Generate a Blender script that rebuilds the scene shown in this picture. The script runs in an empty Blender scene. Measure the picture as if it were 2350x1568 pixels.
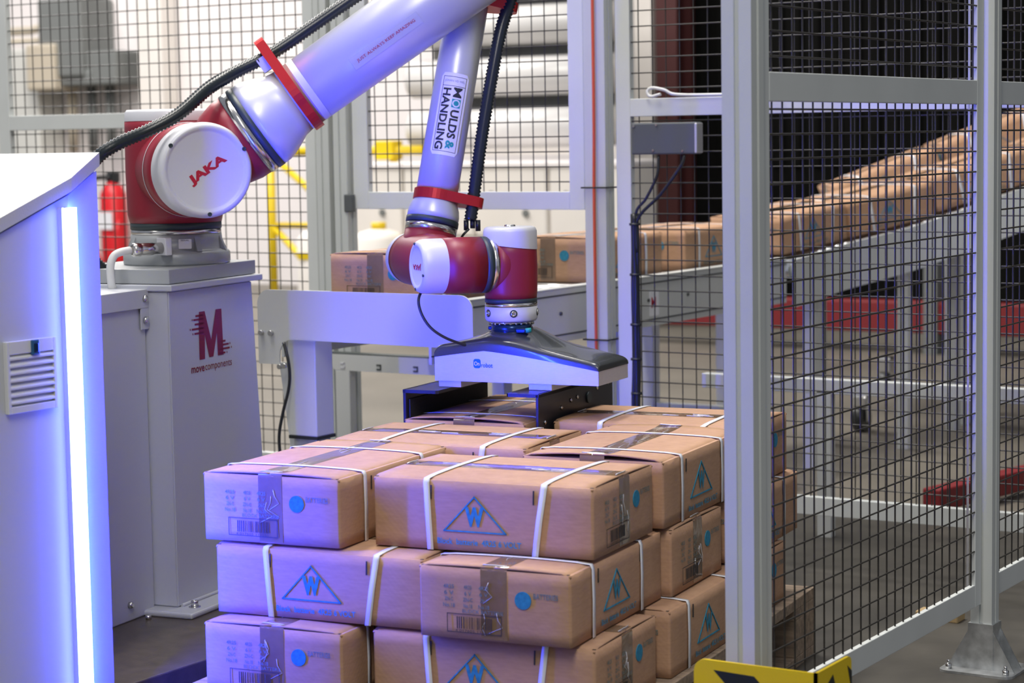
import bpy, bmesh, math, random
from mathutils import Vector, Matrix
random.seed(7)
PI = math.pi
R = math.radians
scene = bpy.context.scene
V = Vector

# ------------------------------------------------------------------ camera
cam_data = bpy.data.cameras.new('camera')
cam = bpy.data.objects.new('camera', cam_data)
scene.collection.objects.link(cam)
CAM = V((2.14924, -2.94174, 1.09756))
yaw, pitch, roll = 0.43296977 + 0.1298582, 0.09538001, -0.01694091
fw = V((-math.sin(yaw) * math.cos(pitch), math.cos(yaw) * math.cos(pitch), -math.sin(pitch)))
r0 = V((math.cos(yaw), math.sin(yaw), 0)); u0 = r0.cross(fw)
rt = r0 * math.cos(roll) + u0 * math.sin(roll)
up = -r0 * math.sin(roll) + u0 * math.cos(roll)
M = Matrix((rt, up, -fw)).transposed().to_4x4(); M.translation = CAM
cam.matrix_world = M
cam_data.sensor_width = 36.0
cam_data.lens = 4858.135 * 36 / 2350
cam_data.clip_start = 0.05; cam_data.clip_end = 200
cam_data.dof.use_dof = True
cam_data.dof.focus_distance = 4.15
cam_data.dof.aperture_fstop = 5.6
scene.camera = cam

# ------------------------------------------------------------------ world, lights, exposure
w = bpy.data.worlds.new('hall_light'); scene.world = w; w.use_nodes = True
w.node_tree.nodes['Background'].inputs[0].default_value = (0.80, 0.86, 1.0, 1)
w.node_tree.nodes['Background'].inputs[1].default_value = 0.20
scene.view_settings.view_transform = 'Standard'
scene.view_settings.look = 'None'
scene.view_settings.gamma = 1
scene.view_settings.use_curve_mapping = False
scene.view_settings.exposure = 0.75

def area(name, loc, size, power, col=(1, 0.96, 0.9), target=None):
    l = bpy.data.lights.new(name, 'AREA'); l.shape = 'RECTANGLE'
    l.size, l.size_y = size; l.energy = power; l.color = col
    o = bpy.data.objects.new(name, l); scene.collection.objects.link(o)
    o.location = loc
    if target is not None:
        o.rotation_euler = (V(target) - V(loc)).to_track_quat('-Z', 'Y').to_euler()
    return o
# ceiling luminaires of the hall, and one added tilted fill
area('overhead_light', (-1.7, 1.2, 5.6), (0.5, 4.0), 198, (1, 0.95, 0.87))
area('overhead_light', (-0.2, 2.2, 5.6), (0.5, 3.0), 60)
area('overhead_light', (-3.2, -1.5, 5.6), (0.5, 5.0), 40)
area('overhead_light', (2.0, -3.0, 4.6), (0.5, 3.0), 84, (1, 0.95, 0.87), (0.2, 0.0, 0.3))  # added fill, aimed to brighten the right and front faces
area('overhead_light', (-6.5, 5.5, 5.6), (3.0, 3.0), 250, (1, 0.95, 0.89))
area('overhead_light', (-9.5, 7.2, 5.2), (3.0, 2.5), 150, (1, 0.95, 0.93))

# ------------------------------------------------------------------ materials
MATS = {}
def mat(name, col, rough=0.5, metal=0.0, noise=0.0, nscale=20.0, bump=0.0, bscale=200.0, spec=0.5,
        emit=None, estr=0.0, stretch=None, coat=0.0, trans=0.0, alpha=1.0):
    if name in MATS: return MATS[name]
    m = bpy.data.materials.new(name); m.use_nodes = True
    nt = m.node_tree; b = nt.nodes['Principled BSDF']
    b.inputs['Base Color'].default_value = (*col, 1)
    b.inputs['Roughness'].default_value = rough
    b.inputs['Metallic'].default_value = metal
    b.inputs['Specular IOR Level'].default_value = spec
    b.inputs['Coat Weight'].default_value = coat
    b.inputs['Alpha'].default_value = alpha
    if emit:
        b.inputs['Emission Color'].default_value = (*emit, 1)
        b.inputs['Emission Strength'].default_value = estr
    tc = nt.nodes.new('ShaderNodeTexCoord'); mp = nt.nodes.new('ShaderNodeMapping')
    nt.links.new(tc.outputs['Object'], mp.inputs[0])
    if stretch: mp.inputs['Scale'].default_value = stretch
    if noise > 0:
        n = nt.nodes.new('ShaderNodeTexNoise'); n.inputs['Scale'].default_value = nscale
        n.inputs['Detail'].default_value = 4
        nt.links.new(mp.outputs[0], n.inputs['Vector'])
        cr = nt.nodes.new('ShaderNodeValToRGB')
        cr.color_ramp.elements[0].position = 0.3; cr.color_ramp.elements[1].position = 0.7
        cr.color_ramp.elements[0].color = (*[max(0, c * (1 - noise)) for c in col], 1)
        cr.color_ramp.elements[1].color = (*[min(1, c * (1 + noise)) for c in col], 1)
        nt.links.new(n.outputs['Fac'], cr.inputs[0]); nt.links.new(cr.outputs[0], b.inputs['Base Color'])
    if bump > 0:
        n2 = nt.nodes.new('ShaderNodeTexNoise'); n2.inputs['Scale'].default_value = bscale
        bp = nt.nodes.new('ShaderNodeBump'); bp.inputs['Strength'].default_value = bump
        bp.inputs['Distance'].default_value = 0.002
        nt.links.new(mp.outputs[0], n2.inputs['Vector'])
        nt.links.new(n2.outputs['Fac'], bp.inputs['Height']); nt.links.new(bp.outputs[0], b.inputs['Normal'])
    MATS[name] = m
    return m

SILVER = mat('silver_paint', (0.58, 0.59, 0.62), 0.34, 0.25, bump=0.03, bscale=900)
CAPS = mat('silver_cap', (0.62, 0.63, 0.68), 0.40, 0.1, bump=0.05, bscale=900)
CAST = mat('cast_grey', (0.34, 0.36, 0.38), 0.35, 0.1, bump=0.06, bscale=500)
RED = mat('crimson_paint', (0.26, 0.012, 0.030), 0.42, 0.0, bump=0.05, bscale=700)
CLAMP = mat('red_anodised', (0.52, 0.018, 0.020), 0.33, 0.35, bump=0.05, bscale=900)
STEEL = mat('steel_ring', (0.68, 0.66, 0.64), 0.20, 1.0, noise=0.12, nscale=30)
SEAL = mat('seal_ring', (0.030, 0.048, 0.055), 0.45)
BLACK = mat('black_plastic', (0.018, 0.020, 0.022), 0.35, bump=0.03)
HOSE = mat('hose_plastic', (0.012, 0.018, 0.022), 0.30)
GLOSSB = mat('gloss_black_shell', (0.040, 0.045, 0.048), 0.22, 0.0, coat=0.4)
ALU = mat('brushed_aluminium', (0.66, 0.66, 0.70), 0.33, 0.55, noise=0.04, nscale=60, stretch=(1, 1, 14))
FORK = mat('black_fork_plate', (0.022, 0.024, 0.032), 0.34, 0.3, bump=0.05, bscale=600)
PROFILE = mat('anodised_profile', (0.56, 0.59, 0.58), 0.45, 0.15, noise=0.03, nscale=8, bump=0.02, bscale=900)
PANELF = mat('fence_frame_paint', (0.64, 0.67, 0.66), 0.45, 0.15, noise=0.04, nscale=6, bump=0.02)
GROOVE = mat('groove_dark', (0.05, 0.06, 0.06), 0.7)
WIRE = mat('wire_coating', (0.030, 0.028, 0.026), 0.36, 0.0)
GALV = mat('galvanised', (0.52, 0.54, 0.55), 0.34, 0.7, noise=0.25, nscale=40)
CABW = mat('cabinet_white', (0.50, 0.515, 0.54), 0.45, 0.0, bump=0.05, bscale=400)
VENT = mat('vent_plastic', (0.62, 0.63, 0.63), 0.5)
PEDP = mat('pedestal_paint', (0.47, 0.49, 0.55), 0.42, 0.1, bump=0.10, bscale=500)
BLATCH = mat('blue_latch', (0.02, 0.09, 0.22), 0.3)
LEDM = mat('led_diffuser', (0.8, 0.85, 1), 0.4, emit=(0.075, 0.11, 1.0), estr=24)
LEDS = mat('added_side_glow', (0.8, 0.85, 1), 0.4, emit=(0.012, 0.030, 1.0), estr=430)  # added emitter, carries most of the strip's blue light into the cell
LEDL = mat('added_left_glow', (0.8, 0.85, 1), 0.4, emit=(0.05, 0.08, 1.0), estr=60)  # added emitter for the glow on the panel left of the strip
MAROON = mat('maroon_print', (0.19, 0.004, 0.02), 0.5)
REDP = mat('red_print', (0.45, 0.004, 0.03), 0.5)
NAVY = mat('dark_print', (0.012, 0.018, 0.030), 0.5)
TEAL = mat('teal_print', (0.01, 0.32, 0.30), 0.5)
WHITEP = mat('white_sticker', (0.80, 0.80, 0.84), 0.4)
BLUEP = mat('blue_print', (0.0, 0.15, 0.55), 0.4)
CHANG = mat('blue_black_changer', (0.012, 0.04, 0.11), 0.22, 0.6)
SCREW = mat('zinc_screw', (0.62, 0.62, 0.62), 0.22, 1.0)
WHITEC = mat('white_cable', (0.62, 0.63, 0.64), 0.45)
ORANGE = mat('orange_cable', (0.62, 0.09, 0.03), 0.5)
STRAP = mat('white_strap', (0.74, 0.76, 0.80), 0.30, bump=0.15, bscale=500)
INK = mat('cyan_ink', (0.02, 0.21, 0.34), 0.75, noise=0.25, nscale=120)
INKF = mat('cyan_ink_faint', (0.145, 0.185, 0.175), 0.8, noise=0.3, nscale=150)
INKB = mat('black_ink', (0.035, 0.030, 0.030), 0.75, noise=0.2, nscale=150)
DARKGAP = mat('gap_shade_colour', (0.07, 0.045, 0.03), 0.9)
YEL = mat('yellow_paint', (0.70, 0.50, 0.005), 0.4, bump=0.03)
BLK = mat('black_stripe', (0.012, 0.015, 0.014), 0.4)
WOOD = mat('pallet_wood', (0.27, 0.20, 0.14), 0.75, noise=0.35, nscale=9, bump=0.3, bscale=60, stretch=(1, 9, 9))
ROLLER = mat('roller_steel', (0.72, 0.74, 0.76), 0.25, 0.9)
CONV = mat('conveyor_grey', (0.62, 0.64, 0.63), 0.42, 0.15, bump=0.05, bscale=300)
CONVD = mat('conveyor_dark_seam', (0.07, 0.075, 0.08), 0.6)
WALLW = mat('white_wall_panel', (0.80, 0.76, 0.75), 0.7, noise=0.03, nscale=0.7)
PLATF = mat('base_plate_dark', (0.060, 0.048, 0.042), 0.35, 0.1, noise=0.25, nscale=30, bump=0.15)
REDS = mat('signal_red', (0.62, 0.012, 0.02), 0.4)
EBOX = mat('box_grey_dark', (0.17, 0.18, 0.175), 0.6)
EBOXC = mat('box_cream', (0.52, 0.46, 0.36), 0.6)
CREAM = mat('cream_white', (0.78, 0.74, 0.69), 0.55, noise=0.04, nscale=3)
ROLLW = mat('wrap_roll_film', (0.68, 0.67, 0.66), 0.25)
JBOX = mat('junction_box_grey', (0.10, 0.11, 0.115), 0.5, 0.2, bump=0.1)
DWALL = mat('dark_cladding', (0.006, 0.006, 0.0055), 0.85, spec=0.05)
DRED = mat('dark_red_steel', (0.06, 0.010, 0.010), 0.6)
RRACK = mat('rack_red', (0.20, 0.015, 0.018), 0.5)
GREEN = mat('pale_green_housing', (0.30, 0.36, 0.33), 0.5)
TAPE = mat('packing_tape', (0.20, 0.125, 0.075), 0.14, 0.0, noise=0.12, nscale=25, bump=0.5, bscale=45, coat=0.5)
GLINT = mat('tape_fold_glint', (0.75, 0.76, 0.80), 0.10, 0.3)
RUBBER = mat('rubber_pad', (0.012, 0.013, 0.014), 0.7, bump=0.3, bscale=300)
GLED = mat('green_status_led', (0.1, 0.5, 0.3), 0.4, emit=(0.05, 0.9, 0.35), estr=1.6)

def cardboard():
    m = bpy.data.materials.new('cardboard'); m.use_nodes = True
    nt = m.node_tree; b = nt.nodes['Principled BSDF']; b.inputs['Roughness'].default_value = 0.78
    b.inputs['Specular IOR Level'].default_value = 0.3
    tc = nt.nodes.new('ShaderNodeTexCoord'); mp = nt.nodes.new('ShaderNodeMapping')
    mp.inputs['Scale'].default_value = (1, 1, 5)
    nt.links.new(tc.outputs['Object'], mp.inputs[0])
    n = nt.nodes.new('ShaderNodeTexNoise'); n.inputs['Scale'].default_value = 45; n.inputs['Detail'].default_value = 6
    nt.links.new(mp.outputs[0], n.inputs['Vector'])
    n3 = nt.nodes.new('ShaderNodeTexNoise'); n3.inputs['Scale'].default_value = 5; n3.inputs['Detail'].default_value = 2
    nt.links.new(tc.outputs['Object'], n3.inputs['Vector'])
    ad = nt.nodes.new('ShaderNodeMath'); ad.operation = 'ADD'
    nt.links.new(n.outputs['Fac'], ad.inputs[0]); nt.links.new(n3.outputs['Fac'], ad.inputs[1])
    hf = nt.nodes.new('ShaderNodeMath'); hf.operation = 'MULTIPLY'; hf.inputs[1].default_value = 0.5
    nt.links.new(ad.outputs[0], hf.inputs[0])
    cr = nt.nodes.new('ShaderNodeValToRGB')
    cr.color_ramp.elements[0].position = 0.35; cr.color_ramp.elements[1].position = 0.65
    cr.color_ramp.elements[0].color = (0.385, 0.225, 0.135, 1); cr.color_ramp.elements[1].color = (0.47, 0.285, 0.175, 1)
    nt.links.new(hf.outputs[0], cr.inputs[0]); nt.links.new(cr.outputs[0], b.inputs['Base Color'])
    wv = nt.nodes.new('ShaderNodeTexWave'); wv.inputs['Scale'].default_value = 55; wv.bands_direction = 'DIAGONAL'
    wv.inputs['Distortion'].default_value = 0.6
    nt.links.new(tc.outputs['Object'], wv.inputs['Vector'])
    bp = nt.nodes.new('ShaderNodeBump'); bp.inputs['Strength'].default_value = 0.08; bp.inputs['Distance'].default_value = 0.001
    nt.links.new(wv.outputs['Fac'], bp.inputs['Height']); nt.links.new(bp.outputs[0], b.inputs['Normal'])
    return m
CARD = cardboard()

def floor_mat():
    m = bpy.data.materials.new('worn_concrete'); m.use_nodes = True
    nt = m.node_tree; b = nt.nodes['Principled BSDF']; b.inputs['Roughness'].default_value = 0.55
    tc = nt.nodes.new('ShaderNodeTexCoord')
    n = nt.nodes.new('ShaderNodeTexNoise'); n.inputs['Scale'].default_value = 1.3; n.inputs['Detail'].default_value = 8
    n2 = nt.nodes.new('ShaderNodeTexNoise'); n2.inputs['Scale'].default_value = 60
    nt.links.new(tc.outputs['Object'], n.inputs['Vector']); nt.links.new(tc.outputs['Object'], n2.inputs['Vector'])
    mx = nt.nodes.new('ShaderNodeMath'); mx.operation = 'ADD'
    nt.links.new(n.outputs['Fac'], mx.inputs[0])
    ml = nt.nodes.new('ShaderNodeMath'); ml.operation = 'MULTIPLY'; ml.inputs[1].default_value = 0.3
    nt.links.new(n2.outputs['Fac'], ml.inputs[0]); nt.links.new(ml.outputs[0], mx.inputs[1])
    cr = nt.nodes.new('ShaderNodeValToRGB')
    cr.color_ramp.elements[0].position = 0.45; cr.color_ramp.elements[1].position = 0.85
    cr.color_ramp.elements[0].color = (0.120, 0.108, 0.088, 1); cr.color_ramp.elements[1].color = (0.185, 0.165, 0.135, 1)
    nt.links.new(mx.outputs[0], cr.inputs[0]); nt.links.new(cr.outputs[0], b.inputs['Base Color'])
    bp = nt.nodes.new('ShaderNodeBump'); bp.inputs['Strength'].default_value = 0.1; bp.inputs['Distance'].default_value = 0.004
    nt.links.new(n2.outputs['Fac'], bp.inputs['Height']); nt.links.new(bp.outputs[0], b.inputs['Normal'])
    return m
FLOOR = floor_mat()

# ------------------------------------------------------------------ geometry helpers
C = scene.collection
def frame(zdir, origin=(0, 0, 0), xhint=None):
    z = V(zdir).normalized()
    h = V(xhint) if xhint is not None else (V((0, 0, 1)) if abs(z.z) < 0.9 else V((1, 0, 0)))
    x = (h - z * h.dot(z)).normalized(); y = z.cross(x)
    m = Matrix((x, y, z)).transposed().to_4x4(); m.translation = V(origin)
    return m

class MB:
    def __init__(s): s.bm = bmesh.new()
    def box(s, lo, hi, mtx=None, bev=0.0, seg=2):
        lo, hi = V(lo), V(hi)
        r = bmesh.ops.create_cube(s.bm, size=1)
        vs = r['verts']
        c, d = (lo + hi) / 2, hi - lo
        for v in vs: v.co = V((v.co.x * d.x, v.co.y * d.y, v.co.z * d.z)) + c
        if bev > 0:
            es = list({e for v in vs for e in v.link_edges})
            rr = bmesh.ops.bevel(s.bm, geom=es, offset=bev, segments=seg, profile=0.5, affect='EDGES')
            vs = list({v for f in rr['faces'] for v in f.verts} | {v for v in vs if v.is_valid})
        if mtx is not None:
            for v in vs: v.co = mtx @ v.co
        return s
    def lathe(s, prof, mtx, seg=40, cap=True):
        rings = []
        for r, z in prof:
            rings.append([s.bm.verts.new(mtx @ V((r * math.cos(2 * PI * k / seg), r * math.sin(2 * PI * k / seg), z))) for k in range(seg)])
        for a, b in zip(rings, rings[1:]):
            for k in range(seg):
                f = s.bm.faces.new((a[k], a[(k + 1) % seg], b[(k + 1) % seg], b[k])); f.smooth = True
        if cap:
            f = s.bm.faces.new(rings[0][::-1]); f.smooth = False
            f = s.bm.faces.new(rings[-1]); f.smooth = False
        return s
    def cyl(s, p0, p1, r0, r1=None, seg=24, xhint=None):
        p0, p1 = V(p0), V(p1); L = (p1 - p0).length
        return s.lathe([(r0, 0), (r0 if r1 is None else r1, L)], frame(p1 - p0, p0, xhint), seg)
    def tube(s, pts, r, seg=10, cap=True):
        pts = [V(p) for p in pts]; n = len(pts)
        rs = r if isinstance(r, (list, tuple)) else [r] * n
        prev = None; rings = []
        for i, p in enumerate(pts):
            t = (pts[min(i + 1, n - 1)] - pts[max(i - 1, 0)]).normalized()
            if prev is None:
                h = V((0, 0, 1)) if abs(t.z) < 0.9 else V((1, 0, 0)); x = (h - t * h.dot(t)).normalized()
            else: x = (prev - t * prev.dot(t)).normalized()
            prev = x; y = t.cross(x)
            rings.append([s.bm.verts.new(p + (x * math.cos(2 * PI * k / seg) + y * math.sin(2 * PI * k / seg)) * rs[i]) for k in range(seg)])
        for a, b in zip(rings, rings[1:]):
            for k in range(seg):
                f = s.bm.faces.new((a[k], a[(k + 1) % seg], b[(k + 1) % seg], b[k])); f.smooth = True
        if cap: s.bm.faces.new(rings[0][::-1]); s.bm.faces.new(rings[-1])
        return s
    def prism(s, poly, h0, h1, mtx):
        """poly in local xy, extruded along local z"""
        a = [s.bm.verts.new(mtx @ V((x, y, h0))) for x, y in poly]
        b = [s.bm.verts.new(mtx @ V((x, y, h1))) for x, y in poly]
        n = len(poly)
        s.bm.faces.new(a[::-1]); s.bm.faces.new(b)
        for k in range(n): s.bm.faces.new((a[k], a[(k + 1) % n], b[(k + 1) % n], b[k]))
        return s
    def quads(s, rows, smooth=True):
        g = [[s.bm.verts.new(V(p)) for p in r] for r in rows]
        for a, b in zip(g, g[1:]):
            for k in range(len(a) - 1):
                f = s.bm.faces.new((a[k], a[k + 1], b[k + 1], b[k])); f.smooth = smooth
        return s
    def build(s, name, m, parent=None, kind=None, label=None):
        bmesh.ops.recalc_face_normals(s.bm, faces=s.bm.faces)
        me = bpy.data.meshes.new(name); s.bm.to_mesh(me); s.bm.free()
        me.materials.append(m)
        o = bpy.data.objects.new(name, me); C.objects.link(o)
        if parent is not None: o.parent = parent
        if kind: o['kind'] = kind
        if label: o['label'] = label
        return o

def thing(name, label, cat, loc=(0, 0, 0), rotz=0.0, group=None):
    o = bpy.data.objects.new(name, None); C.objects.link(o)
    o.empty_display_size = 0.05
    o.location = loc; o.rotation_euler = (0, 0, rotz); o['label'] = label; o['category'] = cat
    if group: o['group'] = group
    return o
def tag(o, label, cat, group=None):
    o['label'] = label; o['category'] = cat
    if group: o['group'] = group
    return o
def struct(o): o['kind'] = 'structure'; return o

def rrect(w, h, r, seg=5, cx=0, cy=0):
    pts = []
    for (sx, sy, a0) in ((1, 1, 0), (-1, 1, 90), (-1, -1, 180), (1, -1, 270)):
        for k in range(seg + 1):
            a = R(a0 + 90 * k / seg)
            pts.append((cx + sx * (w / 2 - r) + r * math.cos(a), cy + sy * (h / 2 - r) + r * math.sin(a)))
    return pts

def text_tris(body, height, width=None, bold=0.0, align='CENTER'):
    cu = bpy.data.curves.new('glyphs', 'FONT'); cu.body = body; cu.size = 1.0
    cu.offset = bold; cu.align_x = align; cu.resolution_u = 3
    o = bpy.data.objects.new('glyphs', cu); C.objects.link(o)
    dg = bpy.context.evaluated_depsgraph_get(); dg.update()
    me = bpy.data.meshes.new_from_object(o.evaluated_get(dg))
    vs = [v.co.copy() for v in me.vertices]; fs = [tuple(p.vertices) for p in me.polygons]
    bpy.data.objects.remove(o); bpy.data.curves.remove(cu); bpy.data.meshes.remove(me)
    x0 = min(v.x for v in vs); x1 = max(v.x for v in vs); y0 = min(v.y for v in vs); y1 = max(v.y for v in vs)
    sy = height / (y1 - y0); sx = sy if width is None else width / (x1 - x0)
    return [((v.x - (x0 + x1) / 2) * sx, (v.y - (y0 + y1) / 2) * sy) for v in vs], fs

def text_obj(name, body, height, fn, m, parent, width=None, bold=0.0, label=None):
    """fn maps (u, v) on the surface to a 3D point"""
    vs, fs = text_tris(body, height, width, bold)
    me = bpy.data.meshes.new(name); me.from_pydata([tuple(fn(u, v)) for u, v in vs], [], fs)
    me.materials.append(m)
    o = bpy.data.objects.new(name, me); C.objects.link(o); o.parent = parent
    if label: o['label'] = label
    return o
def planar(origin, ux, uy, eps=0.0006):
    o, a, b = V(origin), V(ux).normalized(), V(uy).normalized(); n = a.cross(b)
    return lambda u, v: o + a * u + b * v + n * eps
def wrapped(p0, d, f, rad, du=1):
    """u along d, v around the tube starting at the side facing f"""
    p0, d, f = V(p0), V(d).normalized(), V(f); f = (f - d * f.dot(d)).normalized(); s = f.cross(d)
    # s = d x f : up direction when d points right and f points to the viewer
    return lambda u, v, e=0.0: p0 + d * u + (f * math.cos(v / rad) + s * math.sin(v / rad)) * (rad + 0.0008 + e)

def smooth_path(pts, n):
    pts = [V(p) for p in pts]; out = []
    P = [pts[0] * 2 - pts[1]] + pts + [pts[-1] * 2 - pts[-2]]
    for i in range(1, len(P) - 2):
        for k in range(n):
            t = k / n; a, b, c, d = P[i - 1], P[i], P[i + 1], P[i + 2]
            out.append(0.5 * ((2 * b) + (c - a) * t + (2 * a - 5 * b + 4 * c - d) * t * t + (3 * b - a - 3 * c + d) * t ** 3))
    out.append(pts[-1]); return out
def resample(pts, step):
    out = [pts[0].copy()]; acc = 0.0
    for a, b in zip(pts, pts[1:]):
        L = (b - a).length; t = step - acc
        while t <= L: out.append(a.lerp(b, t / L)); t += step
        acc = L - (t - step)
    return out

# ================================================================== SETTING
struct(MB().box((-22, -8, -0.2), (14, 16, 0)).build('floor', FLOOR))
struct(MB().box((-22, 10, 0), (-4.80, 10.15, 7)).build('wall_back', WALLW))
o = struct(MB().box((-4.28, 9.3, 0), (12, 9.4, 7)).build('wall_right', DWALL))
for k in range(40):                                         # vertical folds of the dark cladding
    x = -4.25 + k * 0.13
    MB().prism([(0, 0), (0.022, -0.03), (0.065, -0.03), (0.087, 0)], 0.9, 7, Matrix.Translation((x, 9.3, 0))).build('cladding_rib', DWALL, o)
cc = MB().box((-4.45, 9.0, 0), (-4.30, 9.2, 7)).build('white_steel_column', CREAM)
tag(cc, 'off white vertical steel column beside the dark red upright, behind the wire fence', 'column')
cc = MB().box((-4.27, 9.0, 0), (-4.12, 9.04, 7)).box((-4.27, 9.2, 0), (-4.12, 9.24, 7)).box((-4.2, 9.04, 0), (-4.185, 9.2, 7)).build('red_steel_column', DRED)
tag(cc, 'dark red steel upright against the dark cladding behind the wire fence', 'column')

DFLOOR = mat('shaded_floor', (0.060, 0.055, 0.046), 0.5, noise=0.35, nscale=5, bump=0.1, bscale=40)  # dimmer light on the near floor, painted as a darker thin slab
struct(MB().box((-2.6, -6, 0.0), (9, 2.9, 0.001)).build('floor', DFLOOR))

# ================================================================== FENCE
RW = 0.0017
def wires_y(name, parent, x, y0, y1, z0, z1, pitch=0.04, hx=0.0035):
    """panel in the plane X = x : verticals in plane, horizontals on the +X side"""
    b = MB(); y = y0 + pitch / 2
    while y < y1: b.tube([(x, y, z0), (x, y, z1)], RW, 6, False); y += pitch
    z = z1 - pitch * 0.3
    while z > z0: b.tube([(x + hx, y0, z), (x + hx, y1, z)], RW, 6, False); z -= pitch
    return b.build(name, WIRE, parent, kind='stuff')
def wires_x(name, parent, y, x0, x1, z0, z1, pitch=0.04):
    b = MB(); x = x0 + pitch / 2
    while x < x1: b.tube([(x, y, z0), (x, y, z1)], RW, 6, False); x += pitch
    z = z1 - pitch * 0.3
    while z > z0: b.tube([(x0, y - 0.0035, z), (x1, y - 0.0035, z)], RW, 6, False); z -= pitch
    return b.build(name, WIRE, parent, kind='stuff')

def panel_y(label, X0, ya, yb, zb=0.144, zm=1.15, zt=2.0, sw=0.034, lw=None):
    t = thing('wire_fence_panel', label, 'fence panel', (X0, ya, zb))
    L = yb - ya; H = zt - zb; m = zm - zb; th = 0.011
    lw = lw or sw
    MB().box((-th, 0, 0), (0, lw, H), bev=0.0015).build('stile', PANELF, t)
    MB().box((-th, L - sw, 0), (0, L, H), bev=0.0015).build('stile', PANELF, t)
    MB().box((-th, lw, 0), (0, L - sw, 0.046), bev=0.0015).build('bottom_rail', PANELF, t)
    MB().box((-th, lw, m), (0, L - sw, m + 0.047), bev=0.0015).build('middle_rail', PANELF, t)
    MB().box((-th, lw, H - 0.046), (0, L - sw, H), bev=0.0015).build('top_rail', PANELF, t)
    MB().box((-0.017, L - sw - 0.006, 0.0), (-0.0135, L - sw - 0.002, H)).build('edge_strip', ALU, t)
    wires_y('wire_grid', t, -0.006, lw, L - sw, 0.046, m)
    wires_y('wire_grid', t, -0.006, lw, L - sw, m + 0.047, H - 0.046)
    return t
def panel_x(label, Y0, xa, xb, zb=0.144, zm=1.15, zt=2.0, sw=0.036, rails=True, cat='fence panel', name='wire_fence_panel', brail=0.046, lsw=None):
    t = thing(name, label, cat, (xa, Y0, zb))
    L = xb - xa; H = zt - zb; th = 0.022; lsw = lsw or sw
    MB().box((0, 0, 0), (lsw, th, H), bev=0.0015).build('stile', PANELF, t)
    MB().box((L - sw, 0, 0), (L, th, H), bev=0.0015).build('stile', PANELF, t)
    MB().box((lsw, 0, 0), (L - sw, th, brail), bev=0.0015).build('bottom_rail', PANELF, t)
    MB().box((lsw, 0, H - 0.046), (L - sw, th, H), bev=0.0015).build('top_rail', PANELF, t)
    if rails:
        m = zm - zb
        MB().box((lsw, 0, m), (L - sw, th, m + 0.046), bev=0.0015).build('middle_rail', PANELF, t)
        wires_x('wire_grid', t, 0.012, lsw, L - sw, brail, m)
        wires_x('wire_grid', t, 0.012, lsw, L - sw, m + 0.046, H - 0.046)
    else:
        wires_x('wire_grid', t, 0.012, lsw, L - sw, brail, H - 0.046)
    return t

def tslot(w, d, g=0.008, gd=0.005):
    """outline of a slotted profile, w along x, d along y"""
    a, b = w / 2, d / 2; h = g / 2
    return [(-a, -b), (-h, -b), (-h, -b + gd), (h, -b + gd), (h, -b), (a, -b), (a, -h), (a - gd, -h), (a - gd, h), (a, h), (a, b),
            (h, b), (h, b - gd), (-h, b - gd), (-h, b), (-a, b), (-a, h), (-a + gd, h), (-a + gd, -h), (-a, -h)]
def post(label, x0, x1, y0, y1, foot=True, g=0.009, pw=0.155):
    cx, cy = (x0 + x1) / 2, (y0 + y1) / 2
    t = thing('fence_post', label, 'post', (cx, cy, 0))
    MB().prism(tslot(x1 - x0, y1 - y0, g), 0.10 if foot else 0.004, 2.0, Matrix.Identity(4)).build('profile', PROFILE, t)
    a, b = (x1 - x0) / 2, (y1 - y0) / 2
    if foot:
        s = MB()
        s.box((-a - 0.004, -b - 0.004, 0.006), (a + 0.004, b + 0.004, 0.10))
        s.build('foot_sleeve', GALV, t)
        MB().prism(rrect(pw, 0.13, 0.02), 0.0, 0.006, Matrix.Identity(4)).build('foot_plate', GALV, t)
        for sx in (-1, 1) if pw > 0.1 else ():
            for yy in (-b - 0.002, b - 0.001):
                MB().prism([(a + 0.004, 0.006), (a + 0.048, 0.006), (a + 0.004, 0.085)], yy, yy + 0.003,
                           Matrix(((sx, 0, 0, 0), (0, 0, 1, 0), (0, 1, 0, 0), (0, 0, 0, 1)))).build('gusset', GALV, t)
            bo = MB().cyl((sx * 0.06, -0.045, 0.006), (sx * 0.06, -0.045, 0.016), 0.007, seg=6)
            bo.cyl((sx * 0.06, -0.045, 0.016), (sx * 0.06, -0.045, 0.024), 0.0035, seg=8); bo.build('anchor_bolt', SCREW, t)
    return t

post('thick slotted grey fence post nearest the camera, behind the yellow and black guard', 0.660, 0.711, 0.043, 0.088, foot=True)
post('slotted grey fence post with a galvanised foot plate at the right of the picture', 0.668, 0.713, 1.140, 1.182)
panel_y('large near wire mesh fence panel between the thick post and the galvanised foot', 0.697, 0.095, 1.122, lw=0.043)
panel_y('wire mesh fence panel beyond the post with the galvanised foot, at the right picture edge', 0.697, 1.190, 1.86)
panel_x('wire mesh fence panel at the upper left behind the robot, crossed by a middle rail', 1.9, -2.813, -1.559, sw=0.036, lsw=0.046)
panel_x('back wire mesh fence panel carrying the dark junction box', 1.9, -0.574, 0.655, sw=0.03, lsw=0.043)
g = panel_x('raised wire mesh gate hanging over the conveyor opening behind the forearm', 1.9, -1.427, -0.671, zb=0.908, sw=0.046, lsw=0.052, rails=False, cat='gate', name='wire_mesh_gate', brail=0.048)
post('slotted back fence post left of the conveyor opening beside the hinges', -1.545, -1.500, 1.885, 1.93, foot=True, pw=0.056)
post('second slotted post left of the conveyor opening, next to the raised gate', -1.483, -1.438, 1.885, 1.93, foot=True, pw=0.056)
post('slotted back post right of the gate with an orange cable in its groove', -0.657, -0.594, 1.878, 1.923, foot=True)
for z in (0.022, 0.95):
    MB().box((-0.020, -0.021, z - 0.03), (0.007, -0.001, z + 0.02), bev=0.003).build('hinge', JBOX, g)

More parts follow.
